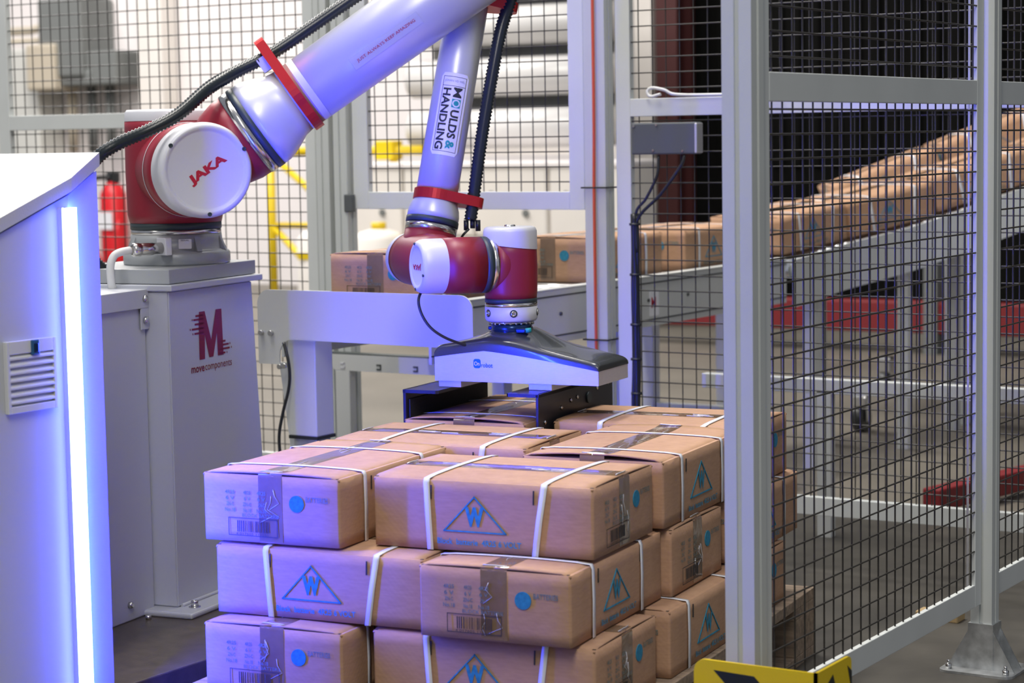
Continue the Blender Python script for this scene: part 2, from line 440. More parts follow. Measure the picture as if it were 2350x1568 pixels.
oc = MB().tube(smooth_path([(-0.625, 1.873, 2.0), (-0.6235, 1.872, 1.2), (-0.626, 1.872, 0.95), (-0.6255, 1.872, 0.62), (-0.6255, 1.874, 0.3)], 6), 0.0042, 8).build('orange_cable', ORANGE)
tag(oc, 'thin orange cable running down the front of the back fence post', 'cable')
for z, l in ((0.965, 'black cable tie around the post above the gripper, level with the gate bottom'), (0.565, 'lower black cable tie around the orange cable post, just above the gripper')):
    t = MB().box((-0.664, 1.868, z), (-0.587, 1.8725, z + 0.004)).box((-0.664, 1.868, z), (-0.6605, 1.93, z + 0.004)).box((-0.5905, 1.868, z), (-0.587, 1.93, z + 0.004)).build('cable_tie', BLACK)
    tag(t, l, 'cable tie', 'black cable ties on the orange cable post')

# junction box, cables
t = thing('junction_box', 'flat dark grey junction box screwed to the back mesh below the rail', 'box', (-0.41, 1.855, 1.092))
MB().box((-0.094, 0, -0.040), (0.094, 0.035, 0.041), bev=0.004).build('housing', JBOX, t)
MB().box((0.088, -0.001, -0.038), (0.095, 0.036, 0.039), bev=0.003).build('side_cap', ALU, t)
for x, z in ((-0.086, 0.033), (-0.02, 0.035), (-0.03, -0.030), (0.055, -0.032)):
    MB().cyl((x, 0, z), (x, -0.003, z), 0.0032, seg=10).build('screw', SCREW, t)
k = MB().tube(smooth_path([(-0.43, 1.865, 1.05), (-0.432, 1.86, 1.00), (-0.462, 1.855, 0.94), (-0.492, 1.853, 0.90), (-0.497, 1.853, 0.8)], 6), 0.004, 8)
k.tube(smooth_path([(-0.355, 1.865, 1.05), (-0.365, 1.86, 1.02), (-0.42, 1.855, 0.95), (-0.487, 1.853, 0.885), (-0.490, 1.853, 0.8)], 6), 0.0045, 8)
tag(k.build('black_cable', BLACK), 'pair of black cables hanging from the dark junction box', 'cable')
k = MB()
random.seed(3)
for j in range(4):
    ox, oy = 0.006 * math.cos(j * 1.7), 0.006 * math.sin(j * 1.7)
    k.tube(smooth_path([(-0.497 + ox + random.uniform(-.003, .003), 1.857 + oy, z) for z in (0.90, 0.82, 0.7, 0.6, 0.5, 0.4, 0.3, 0.18)], 5), 0.0065, 8)
for z in (0.87, 0.74, 0.61, 0.52, 0.43, 0.34): k.cyl((-0.497, 1.857, z), (-0.497, 1.857, z + 0.006), 0.015, seg=14)
tag(k.build('cable_bundle', BLACK), 'thick black cable bundle tied along the stile of the back mesh panel', 'cable')
k = MB().tube(smooth_path([(-0.425, 1.87, 1.205), (-0.455, 1.872, 1.20), (-0.466, 1.875, 1.212), (-0.455, 1.878, 1.222), (-0.42, 1.88, 1.216), (-0.39, 1.882, 1.204), (-0.3, 1.885, 1.2005), (-0.1, 1.885, 1.200)], 6), 0.0042, 8)
tag(k.build('white_cable', WHITEC), 'white cable looped on the rail above the dark junction box', 'cable')
k = MB().tube(smooth_path([(0.45, 1.87, 2.0), (0.452, 1.87, 1.5), (0.455, 1.87, 1.23), (0.44, 1.87, 1.205)], 6), 0.004, 8)
tag(k.build('white_cable', WHITEC), 'white cable hanging behind the far right mesh panel', 'cable')

# ================================================================== CARTONS
def rect_frame(b, mtx, w, h, lw, e0, e1):
    for lo, hi in (((-w / 2, -h / 2), (w / 2, -h / 2 + lw)), ((-w / 2, h / 2 - lw), (w / 2, h / 2)), ((-w / 2, -h / 2), (-w / 2 + lw, h / 2)), ((w / 2 - lw, -h / 2), (w / 2, h / 2))):
        b.prism([(lo[0], lo[1]), (hi[0], lo[1]), (hi[0], hi[1]), (lo[0], hi[1])], e0, e1, mtx)

def join_text(b, body, h, fn, width=None, bold=0):
    vs, fs = text_tris(body, h, width, bold)
    bv = [b.bm.verts.new(fn(u, v)) for u, v in vs]
    for f in fs:
        try: b.bm.faces.new([bv[i] for i in f])
        except ValueError: pass

def make_carton(name, label, L=0.412, W=0.276, H=0.1240, seed=0, group='brown battery cartons', detail=True, gap=0.5, tapeshift=0.0):
    rnd = random.Random(seed)
    t = thing(name, label, 'carton', group=group)
    a, b_ = L / 2, W / 2
    hb = H - 0.0045
    # sides: open-topped tray with rounded vertical corners, slightly bulged
    b = MB(); nz = 6; ring = []
    def outline(k):
        pts = rrect(L, W, 0.005, 3); out = []
        f = math.sin(PI * k / nz) * 0.0007
        # add mid points on the long runs
        for i, p in enumerate(pts):
            q = pts[(i + 1) % len(pts)]
            out.append(p)
            d = math.hypot(q[0] - p[0], q[1] - p[1])
            if d > 0.1:
                for j in range(1, 8): out.append((p[0] + (q[0] - p[0]) * j / 8, p[1] + (q[1] - p[1]) * j / 8))
        res = []
        for x, y in out:
            gx = 1 - (abs(x) / a) ** 4; gy = 1 - (abs(y) / b_) ** 4
            res.append((x + (1 if x > 0 else -1) * f * gy * (abs(x) > a * 0.97), y + (1 if y > 0 else -1) * f * gx * (abs(y) > b_ * 0.97)))
        return res
    rows = []
    for k in range(nz + 1):
        z = 0.001 + hb * k / nz
        rows.append([b.bm.verts.new((x, y, z)) for x, y in outline(k)])
    n = len(rows[0])
    for r_, s_ in zip(rows, rows[1:]):
        for k in range(n):
            f = b.bm.faces.new((r_[k], r_[(k + 1) % n], s_[(k + 1) % n], s_[k])); f.smooth = True
    b.bm.faces.new(rows[0][::-1])
    f = b.bm.faces.new(rows[-1])
    b.build('body', CARD, t)
    # dark strip painting in the shade of the gap under the flaps
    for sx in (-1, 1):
        MB().box((sx * (a - 0.004) - 0.003, -b_ + 0.004, hb - 0.001), (sx * (a - 0.004) + 0.003, b_ - 0.004, hb + 0.0018)).build('flap_gap_shade', DARKGAP, t)
    # two long top flaps with a slight bow, meeting in the middle
    g1, g2 = gap * rnd.uniform(0.6, 1.3), gap * rnd.uniform(0.3, 1.0)
    for sy in (-1, 1):
        fb = MB(); rows = []
        nx, ny = 18, 8
        for i in range(nx + 1):
            x = -a + 0.0005 + (L - 0.001) * i / nx; row = []
            ends = (max(0, (x / a)) ** 6) * g1 + (max(0, (-x / a)) ** 6) * g2
            for j in range(ny + 1):
                v = j / ny; y = sy * (b_ - 0.0002) * (1 - v) + sy * 0.001 * v
                drop = 0.0042 * (1 - min(1, v / 0.12)) ** 2
                z = H - 0.0010 - drop + 0.0040 * math.sin(PI * v * 0.5) * (1 - 0.6 * abs(x / a) ** 3) * 0.7 + ends * 0.0060 * math.sin(PI * min(1, v * 0.9 + 0.05) * 0.62)
                row.append((x, y, z))
            rows.append(row)
        fb.quads(rows)
        geo = bmesh.ops.extrude_face_region(fb.bm, geom=list(fb.bm.faces))
        for vtx in [e for e in geo['geom'] if isinstance(e, bmesh.types.BMVert)]: vtx.co.z -= 0.0028
        fb.build('top_flap', CARD, t)
    def topz(x, y):
        v = 1 - abs(y) / b_
        e = (max(0, (x / a)) ** 6) * g1 + (max(0, (-x / a)) ** 6) * g2
        return H - 0.0010 + 0.0040 * math.sin(PI * v * 0.5) * (1 - 0.6 * abs(x / a) ** 3) * 0.7 + e * 0.0060 * math.sin(PI * min(1, v * 0.9 + 0.05) * 0.62) - 0.0042 * (1 - min(1, v / 0.12)) ** 2
    # packing tape along the seam and down both ends
    tw = 0.024; tb = MB(); rows = []
    seq = [(-a - 0.0006, z) for z in (0.004, 0.03, 0.07, hb - 0.002)] + [(-a + 0.0015, None)] + [(-a + L * k / 14, None) for k in range(1, 14)] + [(a - 0.0015, None)] + [(a + 0.0006, z) for z in (hb - 0.002, 0.07, 0.03, 0.004)]
    for i, (x, z) in enumerate(seq):
        row = []
        for j in range(-4, 5):
            y = tapeshift + tw * j / 4 + rnd.uniform(-0.0002, 0.0002)
            if z is None: row.append((x, y, topz(x, 0) + 0.0007 + rnd.uniform(0, 0.0004) - 0.0006 * (abs(j) / 4) ** 2))
            else: row.append((x + (0.0007 if x > 0 else -0.0007) * (0.8 if 0.02 < z < 0.1 else 0.2) + rnd.uniform(-0.0002, 0.0002), y, z))
        rows.append(row)
    tb.quads(rows).build('packing_tape', TAPE, t)
    if detail:                                               # crinkled folds of loose tape, their glint put in as pale colour
        gl = MB()
        for sx in (-1, 1):
            for _ in range(3):
                y0 = tapeshift + rnd.uniform(-0.02, 0.015); z0 = rnd.uniform(0.045, 0.105)
                pts = [(sx * (a + 0.0020), y0 + rnd.uniform(-0.006, 0.006) * q, z0 - 0.012 * q) for q in range(4)]
                gl.tube(pts, 0.0005, 5)
            gl.tube([(sx * (a - 0.006), tapeshift - 0.022 + 0.011 * q, topz(sx * (a - 0.006), 0) + 0.0018 + rnd.uniform(-.0004, .0006)) for q in range(5)], 0.0009, 5)
        for _ in range(5):
            x0 = rnd.uniform(-a * 0.8, a * 0.7); y0 = tapeshift + rnd.uniform(-0.016, 0.016)
            gl.tube([(x0 + 0.012 * q, y0 + rnd.uniform(-.002, .002), topz(x0 + 0.012 * q, 0) + 0.0012) for q in range(4)], 0.0006, 5)
        gl.build('tape_crease', GLINT, t, kind='stuff')
    # two white straps round the short girth
    for k, x0 in enumerate((-a + 0.104, a - 0.088)):
        sl = (0.008 if k == 0 else -0.016) * rnd.uniform(0.5, 1.2)
        sb = MB(); hw = 0.0058; rows = []
        path = [(-b_ - 0.0028, 0.0, sl), (-b_ - 0.0036, H * 0.5, sl * 0.5), (-b_ - 0.0024, hb - 0.004, 0), (-b_ + 0.001, hb + 0.0035, 0)]
        ntop = 10
        path += [(-b_ + W * q / ntop, None, 0) for q in range(1, ntop)]
        path += [(b_ - 0.001, hb + 0.0035, 0), (b_ + 0.0024, hb - 0.004, 0), (b_ + 0.0036, H * 0.5, 0), (b_ + 0.0028, 0.0, 0)]
        for y, z, dx in path:
            zz = topz(x0, y) + 0.0014 if z is None else z
            rows.append([(x0 + dx - hw, y, zz), (x0 + dx + hw, y, zz)])
        sb.quads(rows)
        geo = bmesh.ops.extrude_face_region(sb.bm, geom=list(sb.bm.faces))
        for vtx in [e for e in geo['geom'] if isinstance(e, bmesh.types.BMVert)]:
            c = vtx.co; c.y += 0.0006 if c.y > 0 else -0.0006; c.z += 0.0006
        sb.build('strap', STRAP, t)
    # print on the long faces
    for sy in (-1, 1):
        m = Matrix(((-sy, 0, 0, 0), (0, 0, sy, sy * (b_ + 0.0006)), (0, 1, 0, 0), (0, 0, 0, 1)))
        fn = lambda u, v, m=m, e=0.0018: m @ V((u, v, e))
        b = MB(); th, hw, lw = 0.060, 0.058, 0.0022
        cx, zb = -0.012, 0.035
        A, B, Cc = V((cx - hw, zb, 0)), V((cx + hw, zb, 0)), V((cx, zb + th, 0))
        for p, q in ((A, B), (B, Cc), (Cc, A)):
            d = (q - p).normalized() * lw * 0.6; nn = V((-d.y, d.x, 0)).normalized() * lw * 0.5
            b.prism([tuple((p - d - nn).xy), tuple((q + d - nn).xy), tuple((q + d + nn).xy), tuple((p - d + nn).xy)], 0.0004, 0.0019, m)
        b.build('triangle_print', INK, t)
        text_obj('letter_print', 'W', 0.034, lambda u, v, fn=fn: fn(u + cx, v + zb + 0.026), INK, t, width=0.036, bold=0.06)
        text_obj('text_print', 'Block  batterie  4R25 6 VOLT', 0.0105, lambda u, v, fn=fn: fn(u + cx + 0.008, v + zb - 0.018), INKF if not detail else INK, t, width=0.158, bold=0.02)
        if detail:
            sl_ = MB()
            for xx in (-0.094, 0.098):
                sl_.prism([(xx - 0.0012, 0.088), (xx + 0.0012, 0.088), (xx + 0.0018, 0.112), (xx - 0.0004, 0.112)], 0.0003, 0.0019, m)
            sl_.build('hand_slit', INKB, t)
    # print on the ends
    for sx in (-1, 1):
        m = Matrix(((0, 0, sx, sx * (a + 0.0006)), (sx, 0, 0, 0), (0, 1, 0, 0), (0, 0, 0, 1)))
        fn = lambda u, v, m=m, e=0.0016: m @ V((u, v, e))
        b = MB(); pts = [(0.053 + 0.0148 * math.cos(2 * PI * k / 28), 0.074 + 0.0148 * math.sin(2 * PI * k / 28)) for k in range(28)]
        b.prism(pts, 0.0002, 0.0016, m).build('round_print', INK, t)
        text_obj('text_print', 'BATTERIES', 0.009, lambda u, v, fn=fn: fn(u + 0.094, v + 0.083), INKF, t, width=0.044, bold=0.02)
        b = MB()
        for cxx, ww in ((-0.082, 0.022), (-0.047, 0.018), (-0.018, 0.020)):
            for q, s in enumerate(('4R25', '6 V', 'ZN-C', 'No.18')):
                join_text(b, s, 0.0068, lambda u, v: fn(u + cxx, v + 0.089 - 0.0105 * q), width=ww * (0.7 + 0.1 * ((q * 7 + int(cxx * 1000)) % 4)), bold=0.02)
        join_text(b, 'BLOCK BATTERIE', 0.0062, lambda u, v: fn(u - 0.02, v + 0.049), width=0.075, bold=0.01)
        b.build('text_block', INKF, t)
        b = MB(); mb = m @ Matrix.Translation((-0.036, 0.028, 0))
        rect_frame(b, mb, 0.100, 0.032, 0.0011, 0.0017, 0.0022)
        x = -0.032; rb = random.Random(5)
        while x < 0.032:
            wv = rb.choice((0.0007, 0.0012, 0.0020))
            b.prism([(x, -0.009), (x + wv * .9, -0.009), (x + wv * .9, 0.011), (x, 0.011)], 0.0017, 0.0022, mb); x += wv + rb.choice((0.0012, 0.0018, 0.0025))
        join_text(b, '4 017605 111551', 0.0040, lambda u, v: m @ V((u - 0.038, v + 0.0155, 0.0022)), width=0.066)
        b.build('barcode_print', INKB, t)
    return t

def clone(o, parent=None):
    c = o.copy(); C.objects.link(c); c.parent = parent
    for ch in list(o.children): clone(ch, c)
    return c

A7 = 0.1298582; ca, sa = math.cos(A7), math.sin(A7)
def SW(x, y, z=0.0): return V((x * ca - y * sa, x * sa + y * ca, z))
Z1, Z2, Z3 = 0.1445, 0.2714, 0.3983
random.seed(11)
# (stack x0, y0, layer z, orientation: 'x' = length along the front, 'y' = end to the front, label)
STACK = [
 (-0.309, -0.055, Z3, 'y', 'top layer carton at the far left, taped barcode end lit blue by the strip', 0.0),
 (0.004, 0.000, Z3, 'x', 'front carton of the top layer showing a large triangle W print between two straps', 0.0),
 (-0.286, 0.366, Z3, 'x', 'second row carton of the top layer, on the left behind the two front cartons', 0.0),
 (0.150, 0.304, Z3, 'y', 'second row carton of the top layer on the right, beside the thick fence post', 0.8),
 (-0.296, 0.690, Z3, 'y', 'carton at the back gripped between the two black forks', 0.5),
 (0.016, 0.752, Z3, 'x', 'rear right carton of the top layer, partly behind the thick fence post', 0.0),
 (-0.281, -0.064, Z2, 'x', 'middle layer carton at the left with blue lit W print under the overhanging carton', 0.0),
 (0.140, -0.098, Z2, 'y', 'middle layer carton jutting out at the front with cyan dot and barcode', 0.0),
 (0.020, 0.322, Z2, 'x', 'middle layer carton whose barcode end faces the fence, behind the jutting front carton', 0.0),
 (0.168, 0.640, Z2, 'y', 'middle layer carton at the rear right, seen through the mesh right of the thick post', 0.0),
 (-0.274, -0.118, Z1, 'y', 'bottom layer carton at the far left, cut off by the lower picture edge', 0.0),
 (0.034, -0.070, Z1, 'x', 'bottom layer carton at the front centre under the jutting carton', 0.0),
 (0.186, 0.238, Z1, 'y', 'bottom layer carton at the right with strap and W print, beside the yellow guard', 0.0),
 (0.040, 0.665, Z1, 'x', 'bottom layer carton at the rear right above the pallet corner', 0.0),
 (-0.277, 0.25, Z2, 'y', None, 0.0), (-0.277, 0.68, Z2, 'y', None, 0.0), (-0.277, 0.31, Z1, 'x', None, 0.0), (-0.277, 0.665, Z1, 'y', None, 0.0),
]
HIDDEN = 'brown carton inside the stack, hidden behind the front cartons'
for i, (x, y, z, ori, lab, gp) in enumerate(STACK):
    L, W = 0.412, 0.276
    jit = R(random.uniform(-0.5, 0.5))
    if lab is None and ori == 'y': L = 0.405
    if i in (14, 16): L, W = (0.412, 0.276)
    if i == 14: W = 0.276; 
    c = make_carton('cardboard_carton', lab or HIDDEN, L, W, seed=i + 2, group='cartons stacked on the pallet' if lab else 'hidden cartons in the stack',
                    gap=(0.3 + gp) if lab else 0.2, detail=bool(lab))
    if ori == 'x': c.location = SW(x + L / 2, y + W / 2, z); c.rotation_euler = (0, 0, A7 + jit)
    else: c.location = SW(x + W / 2, y + L / 2, z); c.rotation_euler = (0, 0, A7 + PI / 2 * (1 if False else -1) + jit + (0 if True else 0))

# ------------------------------------------------------------------ pallet
t = thing('wooden_pallet', 'wooden pallet under the carton stack, its boards showing by the thick post', 'pallet', SW(0.075, 0.47), A7)
for yy in (-0.56, -0.28, 0.0, 0.28, 0.56):
    pass
for k in range(7):                                          # top boards run along the length
    x = -0.40 + 0.80 * k / 6
    w_ = 0.072 if k % 2 else 0.098
    x = max(-0.4 + w_ / 2, min(0.4 - w_ / 2, x))
    MB().box((x - w_ / 2, -0.6, 0.122), (x + w_ / 2, 0.6, 0.144), bev=0.0015).build('board', WOOD, t)
for yy in (-0.5275, 0.0, 0.5275):
    MB().box((-0.4, yy - 0.0725, 0.100), (0.4, yy + 0.0725, 0.122), bev=0.0015).build('cross_board', WOOD, t)
    for xx in (-0.35, 0.0, 0.35):
        MB().box((xx - 0.05, yy - 0.07, 0.022), (xx + 0.05, yy + 0.07, 0.100), bev=0.002).build('block', WOOD, t)
for xx in (-0.35, 0.0, 0.35):
    MB().box((xx - 0.05, -0.6, 0.0), (xx + 0.05, 0.6, 0.022), bev=0.0015).build('runner', WOOD, t)

# ================================================================== ROBOT PEDESTAL
B9 = R(9)
PC = V((-0.837, 0.437, 0.0))                                 # front corner, floor level
def PW(i, j, z): return PC + V((-math.sin(B9), math.cos(B9), 0)) * i - V((math.cos(B9), math.sin(B9), 0)) * j + V((0, 0, z))
bp = struct(MB().box((-1.75, -1.4, 0.0), (-0.52, 1.0, 0.1), bev=0.003).build('platform', PLATF))
tag(bp, 'dark steel base plate under the pedestal and white cabinet', 'platform')
del bp['kind']
t = thing('robot_pedestal', 'grey steel pedestal with a maroon M emblem carrying the robot', 'pedestal', PC + V((0, 0, 0.1)), B9)
# local: +y along the M face to the right, -x away from the face
def taper(zz): return 0.348 + 0.05 * (0.69 - zz) / 0.69
b = MB(); vs = []
for zz in (0.012, 0.69):
    w1 = taper(zz)
    vs.append([b.bm.verts.new(p) for p in ((0, 0, zz), (0, w1, zz), (-0.25, w1, zz), (-0.25, 0, zz))])
for k in range(4): b.bm.faces.new((vs[0][k], vs[0][(k + 1) % 4], vs[1][(k + 1) % 4], vs[1][k]))
b.bm.faces.new(vs[0][::-1]); b.bm.faces.new(vs[1])
bmesh.ops.bevel(b.bm, geom=[e for e in b.bm.edges], offset=0.003, segments=2, affect='EDGES')
b.build('column', PEDP, t)
MB().box((-0.31, -0.006, 0.69), (0.012, 0.378, 0.703), bev=0.002).build('top_plate', PEDP, t)
MB().box((-0.30, 0.012, 0.704), (-0.004, 0.374, 0.735), bev=0.0015).build('adapter_plate', CAST, t)
MB().box((-0.30, -0.045, 0.0), (0.062, 0.44, 0.012), bev=0.004).build('foot_plate', PEDP, t)
wb = MB(); random.seed(5)
wb.tube([(0.003, 0.012 + 0.03 * k, 0.0145 + random.uniform(-.0006, .0006)) for k in range(13)], 0.004, 6)
wb.build('weld_seam', PEDP, t)
bo = MB().lathe([(0.008, 0), (0.008, 0.013), (0.0075, 0.014), (0.0045, 0.014), (0.0045, 0.009)], Matrix.Translation((0.030, 0.018, 0.012)), 16); bo.lathe([(0.013, 0), (0.013, 0.002)], Matrix.Translation((0.030, 0.018, 0.012)), 16)
bo.build('bolt', SCREW, t)
# M emblem: slab letter with speed lines
mp = planar((0, 0.166, 0.585), (0, 1, 0), (0, 0, 1), 0.0008)
Mpoly = [(-0.050, -0.052), (-0.050, 0.028), (-0.047, 0.052), (-0.024, 0.052), (0.0, -0.012), (0.022, 0.052), (0.046, 0.052), (0.050, -0.050), (0.026, -0.050), (0.024, 0.000), (0.007, -0.050), (-0.010, -0.050), (-0.026, 0.000), (-0.028, -0.052)]
b = MB(); vv = [b.bm.verts.new(mp(u, v)) for u, v in Mpoly]; f = b.bm.faces.new(vv); bmesh.ops.triangulate(b.bm, faces=[f])
def bar(u0, u1, v, h=0.0042):
    q = [b.bm.verts.new(mp(*p)) for p in ((u0, v - h / 2), (u1, v - h / 2), (u1, v + h / 2), (u0, v + h / 2))]; b.bm.faces.new(q)
for u0, u1, v in ((-0.062, -0.03, 0.044), (-0.071, -0.03, 0.036), (-0.077, -0.074, 0.0365), (-0.066, -0.03, 0.026), (-0.078, -0.03, 0.016), (-0.086, -0.083, 0.0165), (-0.068, -0.03, 0.006), (-0.076, -0.073, 0.006),
                  (0.03, 0.060, -0.020), (0.03, 0.073, -0.028), (0.077, 0.080, -0.0275), (0.03, 0.077, -0.037), (0.083, 0.086, -0.0365), (0.03, 0.058, -0.046), (0.063, 0.066, -0.046)): bar(u0, u1, v)
b.build('m_emblem', MAROON, t)
text_obj('lettering', 'move', 0.0125, planar((0, 0.108, 0.513), (0, 1, 0), (0, 0, 1), 0.0008), MAROON, t, width=0.054, bold=0.02)
text_obj('lettering', 'components', 0.0185, planar((0, 0.194, 0.512), (0, 1, 0), (0, 0, 1), 0.0008), MAROON, t, width=0.112)

# cable housing beside the pedestal
t = thing('side_housing', 'pale sheet metal housing with a folded screwed lid between cabinet and pedestal', 'housing', PC + V((0, 0, 0.1)), B9)
MB().box((-0.30, -0.45, 0.0), (-0.056, -0.004, 0.66), bev=0.003).build('body', PEDP, t)
lid = MB().box((-0.052, -0.45, 0.655), (-0.048, 0.0, 0.695), bev=0.0015)
lid.box((-0.30, -0.45, 0.691), (-0.05, 0.0, 0.695), bev=0.0015); lid.build('lid', PEDP, t)
MB().box((-0.052, -0.03, 0.61), (-0.049, 0.0, 0.662), bev=0.001).build('corner_tab', PEDP, t)
for z in (0.675, 0.63): MB().lathe([(0.008, 0), (0.008, 0.004), (0.005, 0.007), (0.002, 0.008)], frame((1, 0, 0), (-0.048, -0.016, z)), 14).build('screw', SCREW, t)
MB().lathe([(0.007, 0), (0.007, 0.006), (0.004, 0.009)], frame((1, 0, 0), (-0.056, -0.10, 0.035)), 14).build('screw', SCREW, t)
MB().lathe([(0.006, 0), (0.006, 0.009)], Matrix.Translation((-0.03, -0.07, 0.0)), 14).build('floor_bolt', SCREW, t)

# ================================================================== ROBOT ARM
rob = thing('industrial_robot', 'silver and crimson jointed robot bolted on top of the grey pedestal', 'robot', (-0.9915, 0.6454, 0.835))
RO = V((-0.9915, 0.6454, 0.835))
def L(p): return V(p) - RO
I4 = Matrix.Identity(4)
MB().lathe([(0.116, 0), (0.118, 0.004), (0.118, 0.024), (0.114, 0.029), (0.108, 0.031), (0.103, 0.034), (0.101, 0.052), (0.1, 0.066)], I4, 64).build('base_flange', CAST, rob)
for k in range(8):
    an = R(22 + 45 * k); m = Matrix.Rotation(an, 4, 'Z')
    MB().prism([(0.098, 0.03), (0.115, 0.03), (0.101, 0.062)], -0.006, 0.006, m @ Matrix(((1, 0, 0, 0), (0, 0, 1, 0), (0, 1, 0, 0), (0, 0, 0, 1)))).build('flange_rib', CAST, rob)
vn = V((0.6, -0.8, 0)).normalized(); vt = V((0.8, 0.6, 0))
st = MB(); cen = vn * 0.1035 + vt * 0.026 + V((0, 0, 0.047))
st.prism(rrect(0.028, 0.021, 0.002), -0.001, 0.0008, frame(vn, cen, vt)).build('rating_label', WHITEP, rob)
text_obj('lettering', 'SERIAL', 0.003, planar(cen + V((0, 0, 0.008)), vt, (0, 0, 1), 0.0012), INKB, rob, width=0.018)
MB().lathe([(0.0995, 0.066), (0.0995, 0.078)], I4, 64).build('steel_ring', STEEL, rob)
MB().lathe([(0.1005, 0.078), (0.1005, 0.092)], I4, 64).build('seal_ring', SEAL, rob)
# base joint housing
MB().lathe([(0.101, 0.092), (0.105, 0.11), (0.107, 0.20), (0.106, 0.30), (0.1055, 0.315)], I4, 64).build('base_housing', RED, rob)
MB().lathe([(0.1058, 0.315), (0.1045, 0.334), (0.100, 0.340), (0.0, 0.3415)], I4, 64, cap=False).build('base_cap', CAPS, rob)
# shoulder barrel toward the viewer
disc = V((-0.764, 0.488, 1.043)); axis0 = V((-0.9915, 0.6454, 1.043))
n2 = (disc - axis0).normalized()
fm = frame(n2, L(axis0))
MB().lathe([(0.097, 0.0), (0.1, 0.09), (0.101, 0.155), (0.101, 0.200)], fm, 64).build('shoulder_barrel', RED, rob)
MB().lathe([(0.1018, 0.128), (0.1026, 0.1295), (0.1018, 0.131)], fm, 64, cap=False).build('trim_line', CAPS, rob)
Ld = (disc - axis0).length
dcap = MB().lathe([(0.1008, 0.200), (0.1012, Ld - 0.020), (0.1000, Ld - 0.010), (0.0965, Ld - 0.003), (0.091, Ld), (0.0865, Ld - 0.001), (0.084, Ld - 0.0045), (0.080, Ld - 0.006), (0.0, Ld - 0.0062)], fm, 72, cap=False).build('shoulder_cap', CAPS, rob)
xr = V((0, 0, 1)).cross(n2).normalized(); yr = V((0, 0, 1))
for an in (145, 28, 272):
    c = L(disc) + (xr * math.cos(R(an)) + yr * math.sin(R(an))) * 0.0925
    MB().lathe([(0.0046, 0.0), (0.0046, 0.0022), (0.0026, 0.0024), (0.0022, 0.0008)], frame(n2, c), 14).build('cap_screw', SEAL, dcap)
an = R(33)
tu = xr * math.cos(an) + yr * math.sin(an); tv = -xr * math.sin(an) + yr * math.cos(an)
lo = text_obj('logo_lettering', 'JAKA', 0.0245, planar(L(disc) - n2 * 0.0062 + xr * 0.004, tu, tv, 0.0008), REDP, dcap, width=0.094, bold=0.05)
# upper arm : from the shoulder towards the upper right
a0 = V((-0.847, 0.579, 1.055)); a1 = V((-0.312, 0.968, 1.509))
ad = (a1 - a0).normalized(); fa = frame(ad, L(a0))
MB().lathe([(0.060, 0.0), (0.088, 0.05), (0.096, 0.085), (0.097, 0.112)], fa, 64).build('arm_root', RED, rob)
MB().lathe([(0.0985, 0.108), (0.0985, 0.128)], fa, 64).build('steel_ring', STEEL, rob)
MB().lathe([(0.0995, 0.128), (0.0995, 0.142)], fa, 64).build('seal_ring', SEAL, rob)
MB().lathe([(0.0985, 0.142), (0.0985, 0.158), (0.094, 0.175), (0.086, 0.195), (0.0765, 0.215), (0.0735, 0.235)], fa, 64).build('arm_neck', SILVER, rob)
ua = MB().lathe([(0.0735, 0.235), (0.0765, 0.55), (0.079, 0.80)], fa, 72).build('upper_arm_tube', SILVER, rob)
MB().lathe([(0.0742, 0.268), (0.0742, 0.283)], fa, 72, cap=False).build('pale_band', WHITEC, rob)
# slogan sticker
toCam = (CAM - (a0 + a1) / 2)
wr = wrapped(L(a0 + ad * 0.47), ad, toCam, 0.0762)
pl = MB(); rows = []
for i in range(13):
    u = -0.088 + 0.176 * i / 12
    rows.append([wr(u, -0.0235 + 0.028 * j / 5 - 0.002) for j in range(6)])
pl.quads(rows).build('slogan_plate', mat('clear_plate', (0.60, 0.61, 0.65), 0.24, 0.25), ua)
text_obj('slogan_lettering', 'JUST ALWAYS KEEP AMAZING', 0.0085, lambda u, v: wr(u, v - 0.0115, 0.0006), REDP, ua, width=0.150, bold=0.0)
# elbow joint above the picture
el = a0 + ad * 0.86
bk = V((-n2.x, -n2.y, 0))
MB().lathe([(0.082, -0.10), (0.085, -0.06), (0.085, 0.05), (0.082, 0.08)], frame(ad, L(a0 + ad * 0.88)), 48).build('elbow_housing', RED, rob)
fb = V((-0.45, 0.863, 0.925)); ft = V((-0.425, 1.005, 1.47))
fd = (ft - fb).normalized()
ftop = fb + fd * 0.60
MB().cyl(L(a0 + ad * 0.88), L(ftop + fd * 0.03), 0.072, 0.062, 40).build('elbow_barrel', RED, rob)
MB().lathe([(0.058, -0.06), (0.062, 0.0), (0.062, 0.06), (0.05, 0.075)], frame(fd, L(ftop)), 40).build('forearm_root', RED, rob)
# forearm tube
ff = frame(fd, L(fb))
fa_t = MB().lathe([(0.0455, 0.045), (0.0455, 0.3), (0.0458, 0.56)], ff, 56).build('forearm_tube', SILVER, rob)
MB().lathe([(0.0565, 0.000), (0.0565, 0.012), (0.054, 0.026), (0.049, 0.038), (0.0455, 0.046)], ff, 56).build('forearm_neck', SILVER, rob)
MB().lathe([(0.0575, -0.011), (0.0575, 0.001)], ff, 56).build('seal_ring', SEAL, rob)
MB().lathe([(0.0565, -0.028), (0.0565, -0.011)], ff, 56).build('steel_ring', STEEL, rob)
